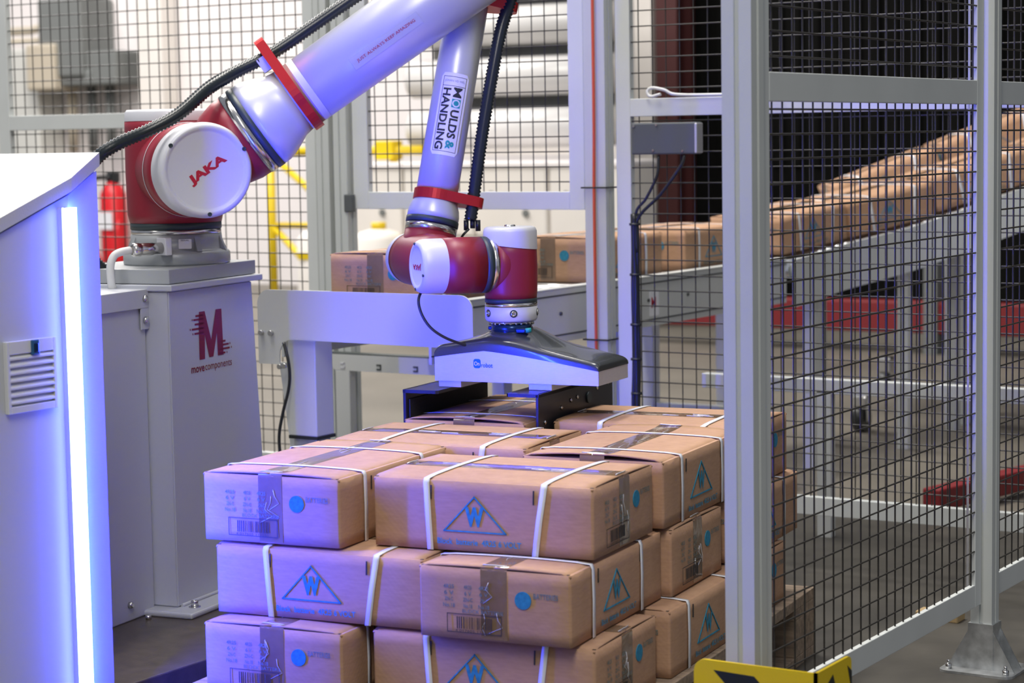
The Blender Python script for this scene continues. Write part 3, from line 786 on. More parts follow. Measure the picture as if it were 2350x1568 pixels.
# wrist joint 1
j4 = V((-0.462, 0.830, 0.841))
MB().cyl(L(fb - fd * 0.028), L(fb - fd * 0.088), 0.0560, 0.0570, 48).build('wrist_stem', RED, rob)
fj = frame(n2, L(j4))
MB().lathe([(0.0565, -0.045), (0.058, -0.02), (0.058, 0.10), (0.050, 0.15)], fj, 48).build('wrist_housing', RED, rob)
MB().lathe([(0.0, -0.078), (0.048, -0.077), (0.055, -0.070), (0.0572, -0.045)], fj, 48, cap=False).build('wrist_cap', CAPS, rob)
# wrist joint 2 : horizontal, towards the tool axis
w2 = V((-0.349, 0.655, 0.838)); w3 = V((-0.224, 0.819, 0.836))
wd = (w3 - w2); Lw = wd.length; wd.normalize(); fw2 = frame(wd, L(w2))
wc = MB().lathe([(0.0, 0.0005), (0.038, 0.0005), (0.040, 0.0), (0.0425, -0.0015), (0.047, -0.002), (0.052, 0.001), (0.0555, 0.008), (0.0572, 0.020), (0.0575, 0.052)], fw2, 64, cap=False).build('wrist_cap', CAPS, rob)
for q in (100, 262, 340):
    c = L(w2) + (V((0, 0, 1)) * math.sin(R(q)) + wd.cross(V((0, 0, 1))) * math.cos(R(q))) * 0.0475 - wd * 0.0005
    MB().lathe([(0.003, 0), (0.003, 0.003)], frame(-wd, c), 10).build('cap_screw', SEAL, wc)
sd = wd.cross(V((0, 0, 1))).normalized()          # to the right as seen from the cap side
text_obj('logo_lettering', 'JAKA', 0.0150, planar(L(w2) + wd * 0.0005, -sd, V((0, 0, -1)), 0.0008), REDP, wc, width=0.054, bold=0.03)
MB().lathe([(0.0575, 0.052), (0.0590, 0.09), (0.0590, 0.145), (0.0585, Lw - 0.062)], fw2, 64).build('wrist_housing', RED, rob)
MB().lathe([(0.0592, Lw - 0.070), (0.0592, Lw - 0.056)], fw2, 64).build('seal_ring', SEAL, rob)
MB().lathe([(0.0582, Lw - 0.056), (0.0582, Lw - 0.044)], fw2, 64).build('steel_ring', STEEL, rob)
MB().lathe([(0.0575, Lw - 0.044), (0.054, Lw - 0.02), (0.040, Lw + 0.02)], fw2, 64).build('wrist_saddle', RED, rob)
# wrist joint 3 : vertical
W3 = V((-0.224, 0.819, 0)); m3 = Matrix.Translation(L(W3))
MB().lathe([(0.0545, 0.764), (0.056, 0.78), (0.057, 0.83), (0.0560, 0.86), (0.0548, 0.885)], m3, 64).build('wrist_body', RED, rob)
b = MB(); b.lathe([(0.0572, 0.874), (0.0566, 0.905), (0.054, 0.912), (0.049, 0.915), (0.0, 0.9155)], m3, 64, cap=False)
for v in b.bm.verts:
    if v.co.z + RO.z < 0.876:
        q = (v.co - L(W3)).xy; v.co.z += -0.007 * (q.x * rt.x + q.y * rt.y) / 0.0566
wcap = b.build('wrist_cap', CAPS, rob)
MB().lathe([(0.012, 0.9155), (0.011, 0.9185), (0.0, 0.919)], m3, 20, cap=False).build('cap_plug', SCREW, wcap)
gl = MB()
for q in (0.6, 1.5, 2.4, 3.1): gl.lathe([(0.003, 0.9135), (0.003, 0.9142)], Matrix.Translation(L(W3)) @ Matrix.Translation((0.0475 * math.cos(-q - 0.1), 0.0475 * math.sin(-q - 0.1), 0)), 8)
gl.build('status_light', GLED, wcap)
MB().lathe([(0.0552, 0.756), (0.0552, 0.765)], m3, 64).build('seal_ring', SEAL, rob)
MB().lathe([(0.0555, 0.748), (0.0555, 0.756)], m3, 64).build('steel_ring', STEEL, rob)
fl = MB().lathe([(0.0520, 0.717), (0.0550, 0.721), (0.0555, 0.748)], m3, 64).build('tool_flange', CAPS, rob)
for q in (-2.05, -0.92, 0.4, 1.9, 3.2):
    d = V((math.cos(q), math.sin(q), 0)); c = L(W3) + d * 0.0548 + V((0, 0, 0.735))
    MB().lathe([(0.0082, 0.0), (0.0082, 0.0012)], frame(d, c), 18).build('bolt_recess', SEAL, fl)
    MB().lathe([(0.0058, 0.0), (0.0058, 0.0026), (0.003, 0.0028), (0.003, 0.0015)], frame(d, c), 14).build('flange_bolt', SCREW, fl)
b = MB().lathe([(0.0470, 0.7115), (0.0470, 0.717)], m3, 48)
for k in range(24):
    an = 2 * PI * k / 24; b.lathe([(0.0030, 0.709), (0.0030, 0.7165)], m3 @ Matrix.Translation((0.045 * math.cos(an), 0.045 * math.sin(an), 0)), 8)
b.build('mounting_ring', STEEL, rob)

# red hose clamps
def clampbar(c, d, side, width, r_in, ext, th, hoser, extra=0.0):
    """flat plate perpendicular to the tube d, reaching out by ext along side; faces the camera"""
    d = V(d).normalized(); s = V(side); s = (s - d * s.dot(d)).normalized(); f = s.cross(d).normalized()
    m = Matrix((s, f, d)).transposed().to_4x4(); m.translation = L(c)
    pts = []
    nn = 26
    for k in range(nn + 1):                                  # around the tube, far side
        an = R(60 + 240 * k / nn); pts.append((width * math.cos(an), width * math.sin(an)))
    for k in range(9):
        an = R(-70 + 140 * k / 8); pts.append((ext + hoser * 1.55 * math.cos(an), hoser * 1.55 * math.sin(an)))
    return MB().prism(pts, -th / 2, th / 2, m).build('hose_clamp', CLAMP, rob)
upn = V((0, 0, 1)) - ad * ad.z; upn.normalize()
clampbar(a0 + ad * 0.249, ad, upn, 0.081, 0.07, 0.128, 0.021, 0.014)
MB().box((-0.012, -0.02, -0.012), (0.02, 0.02, 0.012), frame(ad, L(a0 + ad * 0.232 + upn * 0.094), upn)).build('clamp_block', CAPS, rob)
rside = V((0.8466, 0.5322, 0))
clampbar(fb + fd * 0.052, fd, rside, 0.050, 0.045, 0.083, 0.022, 0.013)
clampbar(fb + fd * 0.492, fd, rside, 0.050, 0.045, 0.090, 0.022, 0.013)
# sticker on the forearm
wr2 = wrapped(L(fb + fd * 0.228), -fd, CAM - fb, 0.0461)
sk = MB(); rows = []
for i in range(21):
    u = -0.091 + 0.182 * i / 20
    inset = 0.0
    e = min(u + 0.091, 0.091 - u)
    if e < 0.006: inset = 0.006 - math.sqrt(max(0, 0.006 ** 2 - (0.006 - e) ** 2))
    rows.append([wr2(u, (-0.031 + inset) + (0.062 - 2 * inset) * j / 8) for j in range(9)])
sk = sk.quads(rows).build('sticker', WHITEP, fa_t)
b = MB()
def wline(u0, u1, v0, v1):
    nn = 8
    b.quads([[wr2(u0 + (u1 - u0) * i / nn, v0 + (v1 - v0) * j / 4, 0.0005) for j in range(5)] for i in range(nn + 1)])
for (u0, u1, v0, v1) in ((-0.083, 0.083, 0.0245, 0.0255), (-0.083, 0.083, -0.0255, -0.0245), (-0.083, -0.082, -0.0255, 0.0255), (0.082, 0.083, -0.0255, 0.0255), (-0.0625, -0.0615, -0.0255, 0.0255)): wline(u0, u1, v0, v1)
b.build('sticker_border', NAVY, sk)
def w2t(du, dv, e=0.0009): return lambda u, v: wr2(u + du, v + dv, e)
text_obj('sticker_lettering', 'M', 0.0185, w2t(-0.0485, 0.0095), NAVY, sk, width=0.0215, bold=0.006)
text_obj('sticker_lettering', 'ULDS', 0.0185, w2t(0.0215, 0.0095), NAVY, sk, width=0.063, bold=0.03)
text_obj('sticker_lettering', '&', 0.0185, w2t(0.0675, 0.0095), TEAL, sk, width=0.0195, bold=0.03)
text_obj('sticker_lettering', 'HANDLING', 0.0175, w2t(0.0115, -0.0135), NAVY, sk, width=0.136, bold=0.03)
text_obj('sticker_lettering', 'JOHAN VD WEL', 0.0062, lambda u, v: wr2(-0.0725 - v, u, 0.0009), mat('pale_print', (0.25, 0.27, 0.38), 0.5), sk, width=0.044)
b = MB(); b.quads([[wr2(-0.034 + 0.019 * i / 4, 0.0 + 0.019 * j / 4, 0.0007) for j in range(5)] for i in range(5)]); b.build('teal_square', TEAL, sk)
b = MB(); vs = [b.bm.verts.new(wr2(-0.0245 + 0.0085 * math.cos(2 * PI * k / 24), 0.0095 + 0.0085 * math.sin(2 * PI * k / 24), 0.0011)) for k in range(24)]; b.bm.faces.new(vs); b.build('white_ring', WHITEP, sk)
b = MB(); vs = [b.bm.verts.new(wr2(-0.0245 + 0.0055 * math.cos(2 * PI * k / 24), 0.0095 + 0.0055 * math.sin(2 * PI * k / 24), 0.0015)) for k in range(24)]; b.bm.faces.new(vs); b.build('teal_dot', TEAL, sk)

# base connector and its cable
t = thing('connector_cable', 'steel round connector with a grey cable plugged into the robot base', 'cable', (-0.955, 0.50, 0.80))
TO = V((-0.955, 0.50, 0.80))
p0, p1 = V((-0.925, 0.532, 0.876)), V((-0.958, 0.432, 0.874)); dd = (p1 - p0).normalized()
MB().box((-0.016, -0.019, -0.006), (0.022, 0.019, 0.010), frame(dd, p0 - TO), bev=0.002).build('socket_block', CAPS, t)
MB().lathe([(0.0125, 0.008), (0.0125, 0.03), (0.0135, 0.031), (0.0135, 0.06), (0.0125, 0.062), (0.0145, 0.064), (0.0145, 0.078), (0.010, 0.082)], frame(dd, p0 - TO), 28).build('connector_shell', STEEL, t)
MB().tube(smooth_path([p - TO for p in (p1 - dd * 0.02, p1 + dd * 0.006 + V((0, 0, -0.003)), V((-0.966, 0.413, 0.862)), V((-0.968, 0.405, 0.84)), V((-0.966, 0.405, 0.80)), V((-0.966, 0.41, 0.796)))], 6), 0.0085, 12).build('cable', WHITEC, t)

# ridged conduit
hp = [(-1.0, 0.52, 0.80), (-1.035, 0.44, 0.84), (-1.05, 0.40, 0.93), (-1.02, 0.37, 1.02), (-0.947, 0.352, 1.072), (-0.909, 0.379, 1.102), (-0.858, 0.415, 1.128), (-0.819, 0.467, 1.161), (-0.795, 0.535, 1.214), (-0.778, 0.597, 1.246), (-0.726, 0.67, 1.29), (-0.669, 0.736, 1.346), (-0.623, 0.782, 1.389), (-0.559, 0.853, 1.45), (-0.477, 0.937, 1.521), (-0.40, 1.03, 1.564), (-0.345, 1.06, 1.505), (-0.342, 1.035, 1.42), (-0.350, 1.00, 1.342), (-0.355, 0.975, 1.264), (-0.367, 0.94, 1.111), (-0.378, 0.911, 0.95), (-0.38, 0.905, 0.92)]
rs = resample(smooth_path(hp, 14), 0.0040)
t = thing('corrugated_conduit', 'black corrugated hose running from behind the white cabinet along the robot arm', 'hose', (-0.9, 0.4, 1.1))
TO = V((-0.9, 0.4, 1.1))
MB().tube([p - TO for p in rs], [0.0150 if i % 2 else 0.0120 for i in range(len(rs))], 14).build('ridged_sleeve', HOSE, t)
b = MB(); e = rs[-1] - TO
for dx, dz in ((-0.008, -0.022), (0.004, -0.018), (0.014, -0.024)): b.cyl(e + V((dx, dx * 0.6, 0.0)), e + V((dx, dx * 0.6, dz)), 0.0055, seg=10)
b.build('sleeve_end', BLACK, t)
k = MB().tube(smooth_path([(-0.38, 0.90, 0.905), (-0.388, 0.89, 0.893), (-0.402, 0.90, 0.882), (-0.418, 0.915, 0.872)], 6), 0.0028, 8)
tag(k.build('thin_cable', BLACK), 'short thin black cable from the conduit end to the wrist', 'cable')
k = MB().tube(smooth_path([(-0.352, 0.700, 0.80), (-0.357, 0.672, 0.775), (-0.352, 0.668, 0.745), (-0.335, 0.676, 0.712), (-0.309, 0.695, 0.688), (-0.28, 0.735, 0.668)], 8), 0.0030, 10)
tag(k.build('thin_cable', BLACK), 'thin black cable curving from the red wrist to the gripper', 'cable')

# ================================================================== GRIPPER
gr = thing('box_gripper', 'silver and black two-fork gripper holding a carton under the robot wrist', 'gripper', SW(-0.072, 0.845, 0.594), A7)
# local frame: x along stack x, y depth, z from the body bottom
HWx = 0.186; D0, D1 = -0.085, 0.078
def bnd(x):                                   # top of the silver sides
    s = (x + HWx) / (2 * HWx)
    return 0.050 + 0.020 * math.sin(PI * min(1, s / 0.55 * 0.5)) if s < 0.30 else 0.0660 - 0.036 * max(0, (s - 0.30) / 0.7) ** 1.25
nx = 24
b = MB(); top = [(-HWx + 2 * HWx * k / nx, 0) for k in range(nx + 1)]
poly = [(-HWx, 0.0), (HWx, 0.0)] + [(x, bnd(x)) for x, _ in reversed(top)]
b.prism(poly, -D1, -D0, Matrix(((1, 0, 0, 0), (0, 0, -1, 0), (0, 1, 0, 0), (0, 0, 0, 1))))
body = b.build('aluminium_body', ALU, gr)
# black shell
b = MB(); rows = []
VL = [-1, -1, -0.99, -0.97, -0.93, -0.87, -0.78, -0.6, -0.4, -0.2, 0, 0.2, 0.4, 0.6, 0.78, 0.87, 0.93, 0.97, 0.99, 1, 1]
XL = [-HWx, -HWx + 0.0006, -HWx + 0.002, -HWx + 0.005, -HWx + 0.010, -HWx + 0.018] + [-HWx + 0.03 + (2 * HWx - 0.06) * k / 22 for k in range(23)]
XL += [-x for x in XL[:6]][::-1]
for x in XL:
    row = []; s = x / HWx
    hump = 0.026 * math.exp(-((x + 0.02) / 0.07) ** 2) + 0.010 * (1 - abs(s))
    wall = 0.024 - 0.009 * (s + 1) / 2
    er = min(1.0, (HWx - abs(x)) / 0.016); edge = math.sqrt(max(0, 1 - (1 - er) ** 2))
    for j, v in enumerate(VL):
        y = (D0 + D1) / 2 + (D1 - D0) / 2 * v * 1.012
        q = abs(v); qq = min(1, (1 - q) / 0.13); prof = math.sqrt(max(0, 1 - (1 - qq) ** 2))
        core = 1 - min(1, q / 0.9) ** 2 * 0.8
        z = bnd(x) + wall * (0.45 + 0.55 * prof) * (0.45 + 0.55 * edge) + hump * core * prof * edge
        if j in (0, len(VL) - 1) or x in (XL[0], XL[-1]): z = bnd(x) - 0.0005
        row.append((x * 1.006, y, z))
    rows.append(row)
b.quads(rows)
bmesh.ops.remove_doubles(b.bm, verts=b.bm.verts, dist=0.0001)
b.build('black_shell', GLOSSB, gr)
b = MB().prism(rrect(0.0165, 0.0195, 0.005), 0, 0.0005, frame((0, -1, 0), (-0.087, D0 - 0.0002, 0.0385), (1, 0, 0))); lg = b.build('logo_badge', BLUEP, body)
gp = lambda cx, cz, e=0.0012: planar((cx, D0 - 0.0002, cz), (1, 0, 0), (0, 0, 1), e)
text_obj('logo_lettering', 'On', 0.0085, gp(-0.087, 0.0385), WHITEP, body, width=0.0125, bold=0.01)
text_obj('logo_lettering', 'robot', 0.0095, gp(-0.064, 0.0355), BLUEP, body, width=0.0265, bold=0.01)
# tool changer between wrist and gripper
tc_ = MB().lathe([(0.040, 0.088), (0.041, 0.092), (0.041, 0.102), (0.043, 0.104), (0.043, 0.112), (0.040, 0.117)], Matrix.Translation((-0.038, -0.015, 0)), 40)
tc_.build('tool_changer', CHANG, gr)
MB().box((-0.088, -0.028, 0.104), (-0.07, -0.012, 0.112), bev=0.002).build('changer_hook', CHANG, gr)
MB().box((-0.01, -0.06, 0.102), (0.014, -0.04, 0.112), bev=0.003).build('changer_lever', CHANG, gr)
MB().cyl((0.012, -0.056, 0.107), (0.022, -0.050, 0.108), 0.005, seg=12).build('lever_tip', TEAL, gr)
# forks
def fork(xi, side, label):
    o = bpy.data.objects.new('fork', None); C.objects.link(o); o.parent = gr; o['label'] = label
    x = xi + 0.072
    y0, y1 = -0.145, 0.255
    b = MB().box((x - 0.0035, y0, -0.165), (x + 0.0035, y1, -0.014), bev=0.0012)
    b.build('side_plate', FORK, o)
    xs = (x - 0.0035, x + 0.078) if side > 0 else (x - 0.070, x + 0.0035)
    b = MB().prism([(xs[0], y0), (xs[1] - 0.005, y0), (xs[1], y0 + 0.005), (xs[1], y1), (xs[0], y1)] if side > 0 else [(xs[0], y0 + 0.005), (xs[0] + 0.005, y0), (xs[1], y0), (xs[1], y1), (xs[0], y1)], -0.021, -0.014, I4)
    b.build('top_flange', FORK, o)
    if side > 0: MB().box((x + 0.0036, y0 + 0.012, -0.15), (x + 0.0075, y1 - 0.01, -0.035), bev=0.001).build('rubber_pad', RUBBER, o)
    else:
        for yy, zz in ((-0.115, -0.075), (-0.03, -0.055), (0.02, -0.045), (0.055, -0.042), (0.165, -0.035), (0.225, -0.03), (0.012, -0.09)):
            MB().lathe([(0.0045, 0), (0.0045, 0.002), (0.002, 0.003)], frame((1, 0, 0), (x + 0.0036, yy, zz)), 12).build('bolt', SCREW, o)
        MB().lathe([(0.012, 0), (0.012, 0.004)], frame((1, 0, 0), (x + 0.0036, 0.115, -0.05)), 18).build('slot_cap', SEAL, o)
    return o
fork(-0.3005, 1, 'left black angle fork with a rubber pad')
fork(0.0035, -1, 'right black angle fork with visible bolt heads')
for x0 in (-0.180, 0.028):
    MB().box((x0, -0.080, -0.0138), (x0 + 0.052, 0.07, 0.0), bev=0.001).build('slider_block', ALU, gr)

# ================================================================== CONTROL CABINET WITH LED STRIP
cb = thing('control_cabinet', 'white control cabinet with sloping roof and glowing blue white light strip', 'cabinet', (-0.40, -0.234, 0.1))
b = MB()
outline = [(-0.9, 0.040), (-0.035, 0.040), (0.0, -0.069), (0.0, -1.1), (-0.9, -1.1)]
def roofz(y): return 0.955 + 0.367 * (y - 0.040)
vb = [b.bm.verts.new((x, y, 0.0)) for x, y in outline]; vt_ = [b.bm.verts.new((x, y, roofz(y))) for x, y in outline]
n = len(outline); b.bm.faces.new(vb); b.bm.faces.new(vt_[::-1])
for k in range(n): b.bm.faces.new((vb[k], vb[(k + 1) % n], vt_[(k + 1) % n], vt_[k]))
b.build('body', CABW, cb)
def roof_slab(o_, h0, h1, name, m):
    b = MB(); lo = [b.bm.verts.new((x, y, roofz(y) + h0)) for x, y in o_]; hi = [b.bm.verts.new((x, y, roofz(y) + h1)) for x, y in o_]
    b.bm.faces.new(lo[::-1]); b.bm.faces.new(hi); n = len(o_)
    for k in range(n): b.bm.faces.new((lo[k], lo[(k + 1) % n], hi[(k + 1) % n], hi[k]))
    return b.build(name, m, cb)
roof_slab([(-0.93, 0.047), (-0.033, 0.047), (0.008, -0.067), (0.008, -1.12), (-0.93, -1.12)], 0.006, 0.029, 'sloping_roof', mat('roof_white', (0.50, 0.51, 0.53), 0.5, bump=0.15, bscale=250))
roof_slab([(-0.88, 0.036), (-0.038, 0.036), (-0.003, -0.069), (-0.003, -1.09), (-0.88, -1.09)], 0.0, 0.0062, 'roof_seal', BLACK)
MB().box((0.0, -0.0955, 0.0), (0.0155, -0.0710, 0.895), bev=0.001).build('strip_channel', CABW, cb)
MB().box((0.0153, -0.0945, 0.02), (0.0215, -0.0720, 0.895), bev=0.002, seg=2).build('light_strip', LEDM, cb)
MB().box((0.004, -0.0712, 0.02), (0.0205, -0.0702, 0.895)).build('added_glow_face', LEDS, cb)  # unseen glowing face added on the far side of the bar
MB().box((0.012, -0.0962, 0.02), (0.0155, -0.0954, 0.895)).build('added_glow_face', LEDL, cb)  # glowing face added to brighten the panel beside the bar
# vent grille
vg = bpy.data.objects.new('vent_grille', None); C.objects.link(vg); vg.parent = cb; vg.location = (0.0, -0.175, 0.62); vg['label'] = 'square white filter fan grille with blue latch'
b = MB()
W_, H_ = 0.057, 0.060
for lo_, hi_ in (((0, -W_, -H_), (0.009, -W_ + 0.007, H_)), ((0, W_ - 0.007, -H_), (0.009, W_, H_)), ((0, -W_ + 0.007, H_ - 0.022), (0.009, W_ - 0.007, H_)), ((0, -W_ + 0.007, -H_), (0.009, W_ - 0.007, -H_ + 0.012))):
    MB().box(lo_, hi_, bev=0.0012).build('grille_frame', VENT, vg)
MB().box((0, -W_ + 0.007, -H_ + 0.012), (0.002, W_ - 0.007, H_ - 0.022)).build('grille_back', VENT, vg)
for k in range(7):
    z = -H_ + 0.016 + k * 0.0122
    MB().prism([(0.002, z + 0.007), (0.009, z), (0.009, z + 0.003), (0.002, z + 0.010)], -W_ + 0.006, W_ - 0.006, Matrix(((1, 0, 0, 0), (0, 0, 1, 0), (0, 1, 0, 0), (0, 0, 0, 1)))).build('slat', VENT, vg)
MB().box((0.006, -0.002, H_ - 0.026), (0.013, 0.015, H_ - 0.001), bev=0.002).build('latch', BLATCH, vg)
MB().box((0.010, 0.001, H_ - 0.022), (0.0145, 0.012, H_ - 0.006), bev=0.002).build('latch_button', CHANG, vg)

# ================================================================== CONVEYOR
cv = thing('roller_conveyor', 'grey roller conveyor feeding cartons through the fence opening', 'conveyor', (-0.90, 1.2, 0))
zt = 0.700
for sx, X0 in ((1, 0.205), (-1, -0.245)):
    MB().box((X0 - 0.004 if sx > 0 else X0, 0.0, 0.565), (X0 + 0.004 if sx > 0 else X0 + 0.008, 2.0, zt + 0.006), bev=0.001).build('side_beam', CONV, cv)
    if sx > 0:
        MB().box((X0 - 0.03, 0.0, zt + 0.004), (X0 + 0.006, 2.0, zt + 0.008), bev=0.001).build('beam_cap', CONV, cv)
        for zz in (zt - 0.014, 0.582): MB().box((X0 + 0.003, 0.0, zz), (X0 + 0.0055, 2.0, zz + 0.004)).build('beam_seam', CONVD, cv)
        for k in range(8): MB().cyl((X0 + 0.004, 0.12 + k * 0.24, 0.64), (X0 + 0.008, 0.12 + k * 0.24, 0.64), 0.005, seg=10).build('axle_bolt', CONVD, cv)
ro = None
for k in range(33):
    if ro is None: ro = MB().cyl((-0.236, 0.04, zt - 0.022), (0.200, 0.04, zt - 0.022), 0.022, seg=20).build('roller', ROLLER, cv)
    else:
        c = ro.copy(); C.objects.link(c); c.parent = cv; c.location = (0, k * 0.058, 0)
for yy in (0.95, 1.85):
    for X0 in (-0.235, 0.165): MB().box((X0, yy, 0.0), (X0 + 0.04, yy + 0.05, 0.566), bev=0.003).build('leg', CONV, cv)
    MB().box((-0.2, yy + 0.01, 0.2), (0.17, yy + 0.04, 0.24), bev=0.002).build('cross_brace', CONV, cv)
st = MB().prism(rrect(0.07, 0.055, 0.003), 0, 0.001, frame((1, 0, 0), (0.2092, 1.115, 0.628), (0, 0, 1))).build('sticker', WHITEP, cv)
text_obj('lettering', 'M', 0.030, planar((0.2102, 1.110, 0.632), (0, 1, 0), (0, 0, 1), 0.0008), REDP, st, width=0.026, bold=0.02)

# end stop plate in front of the conveyor
t = thing('stop_plate', 'rounded grey sheet metal plate closing the near end of the conveyor', 'plate', (-0.83, 1.1, 0))
X0, X1, zt_, zm_, zl = -0.305, 0.325, 0.742, 0.622, 0.560
pts = []
for k in range(7): a_ = R(180 - 90 * k / 6); pts.append((X0 + 0.035 + 0.035 * math.cos(a_), zt_ - 0.035 + 0.035 * math.sin(a_)))
for k in range(7): a_ = R(90 - 90 * k / 6); pts.append((X1 - 0.035 + 0.035 * math.cos(a_), zt_ - 0.035 + 0.035 * math.sin(a_)))
pts += [(X1, zm_ - 0.004)]
for k in range(6): a_ = R(90 + 90 * k / 5); pts.append((X0 + 0.105 + 0.04 * math.cos(a_), zm_ - 0.04 + 0.04 * math.sin(a_)))
pts += [(X0 + 0.065, zl), (X0, zl)]
MB().prism(pts[::-1], -0.002, 0.002, Matrix(((1, 0, 0, 0), (0, 0, 1, 0), (0, 1, 0, 0), (0, 0, 0, 1)))).build('plate', CONV, t)
for x, z in ((0.012, 0.636), (0.042, 0.636), (0.068, 0.555), (0.082, 0.557)):
    MB().cyl((X0 + x, -0.002, z), (X0 + x, -0.010, z), 0.0065, seg=10).build('bolt', SCREW, t)
# its legs
lg = thing('plate_support_leg', 'grey box section leg below the left end of the rounded plate', 'leg', (-1.02, 1.12, 0))
MB().box((-0.042, 0.0, 0.383), (0.042, 0.07, 0.735), bev=0.003).build('leg_tube', CONV, lg)
MB().box((-0.035, 0.006, 0.006), (0.035, 0.064, 0.378), bev=0.003).build('inner_tube', GALV, lg)
MB().box((-0.044, -0.002, 0.376), (0.044, 0.072, 0.384)).build('collar_seam', BLACK, lg)
MB().prism(rrect(0.15, 0.14, 0.015, cy=0.03), 0, 0.006, I4).build('foot_plate', CONV, lg)
MB().prism([(-0.043, 0.56), (-0.085, 0.56), (-0.043, 0.25)], 0.02, 0.024, Matrix(((1, 0, 0, 0), (0, 0, 1, 0), (0, 1, 0, 0), (0, 0, 0, 1)))).build('gusset', CONV, lg)
k = MB().tube(smooth_path([(-1.05, 1.09, 0.615), (-1.035, 1.085, 0.58), (-1.03, 1.085, 0.54), (-1.035, 1.085, 0.50), (-1.055, 1.085, 0.44), (-1.068, 1.085, 0.38), (-1.062, 1.085, 0.30)], 6), 0.004, 8)
tag(k.build('thin_cable', BLACK), 'thin black cable hanging down beside the leg of the rounded plate', 'cable')

# cross beam under the conveyor with slots
bmB = thing('slotted_beam', 'grey steel beam with C-shaped slots below the rounded conveyor plate', 'beam', (-1.49, 1.83, 0.465))
cut = MB().prism([(0.0, 0.036), (0.0, 0.028), (0.035, -0.010), (0.80, -0.010), (0.80, 0.036)], 0, 0.003, Matrix(((1, 0, 0, 0), (0, 0, 1, 0), (0, 1, 0, 0), (0, 0, 0, 1)))).build('web', CONV, bmB)
MB().box((0.0, 0.0, 0.036), (0.80, 0.04, 0.039)).build('top_lip', GROOVE, bmB)
for k in range(3):
    x = 0.055 + k * 0.125
    MB().box((x, -0.0015, 0.008), (x + 0.015, 0.0, 0.012)).box((x + 0.012, -0.0015, -0.004 + 0.002), (x + 0.016, 0.0, 0.012)).box((x, -0.0015, -0.004), (x + 0.016, 0.0, 0.000)).build('slot', GROOVE if k else CAPS, bmB)
MB().box((0.035, 0.0, -0.46), (0.085, 0.03, -0.01), bev=0.002).build('leg', CONV, bmB)
k = MB().box((-0.55, 2.33, 0.395), (1.2, 2.36, 0.435), bev=0.002).box((-0.2, 2.33, 0), (-0.16, 2.36, 0.40)).box((0.9, 2.33, 0), (0.94, 2.36, 0.40)).build('low_barrier_rail', CONV)
tag(k, 'low grey rail behind the back mesh panel, below the conveyor', 'rail')

# cartons on the conveyor (two detailed prototypes copied)
def put(src, loc, rz, label, first=[True], tilt=0.0):
    c = clone(src); c.location = loc; c.rotation_euler = (0, 0, rz); c['label'] = label; c['group'] = 'cartons on the conveyor'
    if tilt: c.rotation_euler = (tilt[0], tilt[1], rz)
    return c
proto = make_carton('cardboard_carton', 'first carton at the conveyor end, right behind the rounded grey plate', seed=40, group='cartons on the conveyor', gap=0.4, detail=False)
proto.location = (-0.890, 1.255 + 0.206, 0.7008); proto.rotation_euler = (0, 0, -PI / 2)
put(proto, (-0.890, 2.07 + 0.206, 0.7008), -PI / 2, 'second carton on the conveyor, seen between the wrist and the orange cable post')
put(proto, (-0.885, 2.60 + 0.206, 0.7008), -PI / 2 + R(2), 'third carton on the conveyor, behind the back mesh left of the thick post')
# rising section
ri = thing('rising_conveyor', 'curving conveyor section climbing to the right behind the meshes', 'conveyor', (-0.88, 3.2, 0))
RI = V((-0.88, 3.2, 0))
lane = smooth_path([(-0.88, 3.22, 0.690), (-0.86, 3.6, 0.72), (-0.72, 4.05, 0.775), (-0.46, 4.45, 0.885), (-0.12, 4.75, 1.03), (0.30, 4.95, 1.26)], 8)
for sx in (-1, 1):
    rows = []; rows2 = []
    for i, p in enumerate(lane):
        d = (lane[min(i + 1, len(lane) - 1)] - lane[max(i - 1, 0)]); d.z = 0; d.normalize(); s = V((d.y, -d.x, 0))
        q = p + s * 0.205 * sx - RI
        z_ = V((0, 0, 0.012)); rows.append([q + s * 0.01 + z_, q + s * 0.01 - V((0, 0, 0.14)), q - V((0, 0, 0.14)), q + z_, q + s * 0.01 + z_])
    MB().quads(rows, False).build('side_beam', CONV, ri)
b = MB()
for i, p in enumerate(resample(lane, 0.06)):
    j = min(len(lane) - 2, int(i * 0.06 / 0.06)); 
    k_ = min(range(len(lane)), key=lambda q: (lane[q] - p).length); d = lane[min(k_ + 1, len(lane) - 1)] - lane[max(k_ - 1, 0)]; d.z = 0; d.normalize(); s = V((d.y, -d.x, 0))
    b.cyl(p - s * 0.2 - RI - V((0, 0, 0.024)), p + s * 0.2 - RI - V((0, 0, 0.024)), 0.022, seg=10)
b.build('rollers', ROLLER, ri, kind='stuff')
for k_ in (4, 14, 24, 34):
    p = lane[k_] - RI
    for s in (-0.17, 0.15): MB().box((p.x + s, p.y, 0), (p.x + s + 0.04, p.y + 0.04, lane[k_].z - 0.12), bev=0.002).build('leg', CONV, ri)
labs = ['carton at the foot of the climb, just right of the thick post behind the mesh', 'second carton up the climb behind the large mesh panel', 'third carton up the climb behind the large mesh panel', 'highest carton of the climb next to the right post']
dist = 0.0; pl_ = resample(lane, 0.01)
for k_, idx in enumerate((32, 78, 124, 170)):
    if idx + 18 >= len(pl_): break
    p = pl_[idx]; d = pl_[idx + 18] - pl_[max(0, idx - 18)]
    c = clone(proto); c['label'] = labs[k_]; c['group'] = 'cartons on the conveyor'
    q = d.to_track_quat('X', 'Z'); c.rotation_mode = 'QUATERNION'; c.rotation_quaternion = q
    c.location = p + V((0, 0, 0.012))
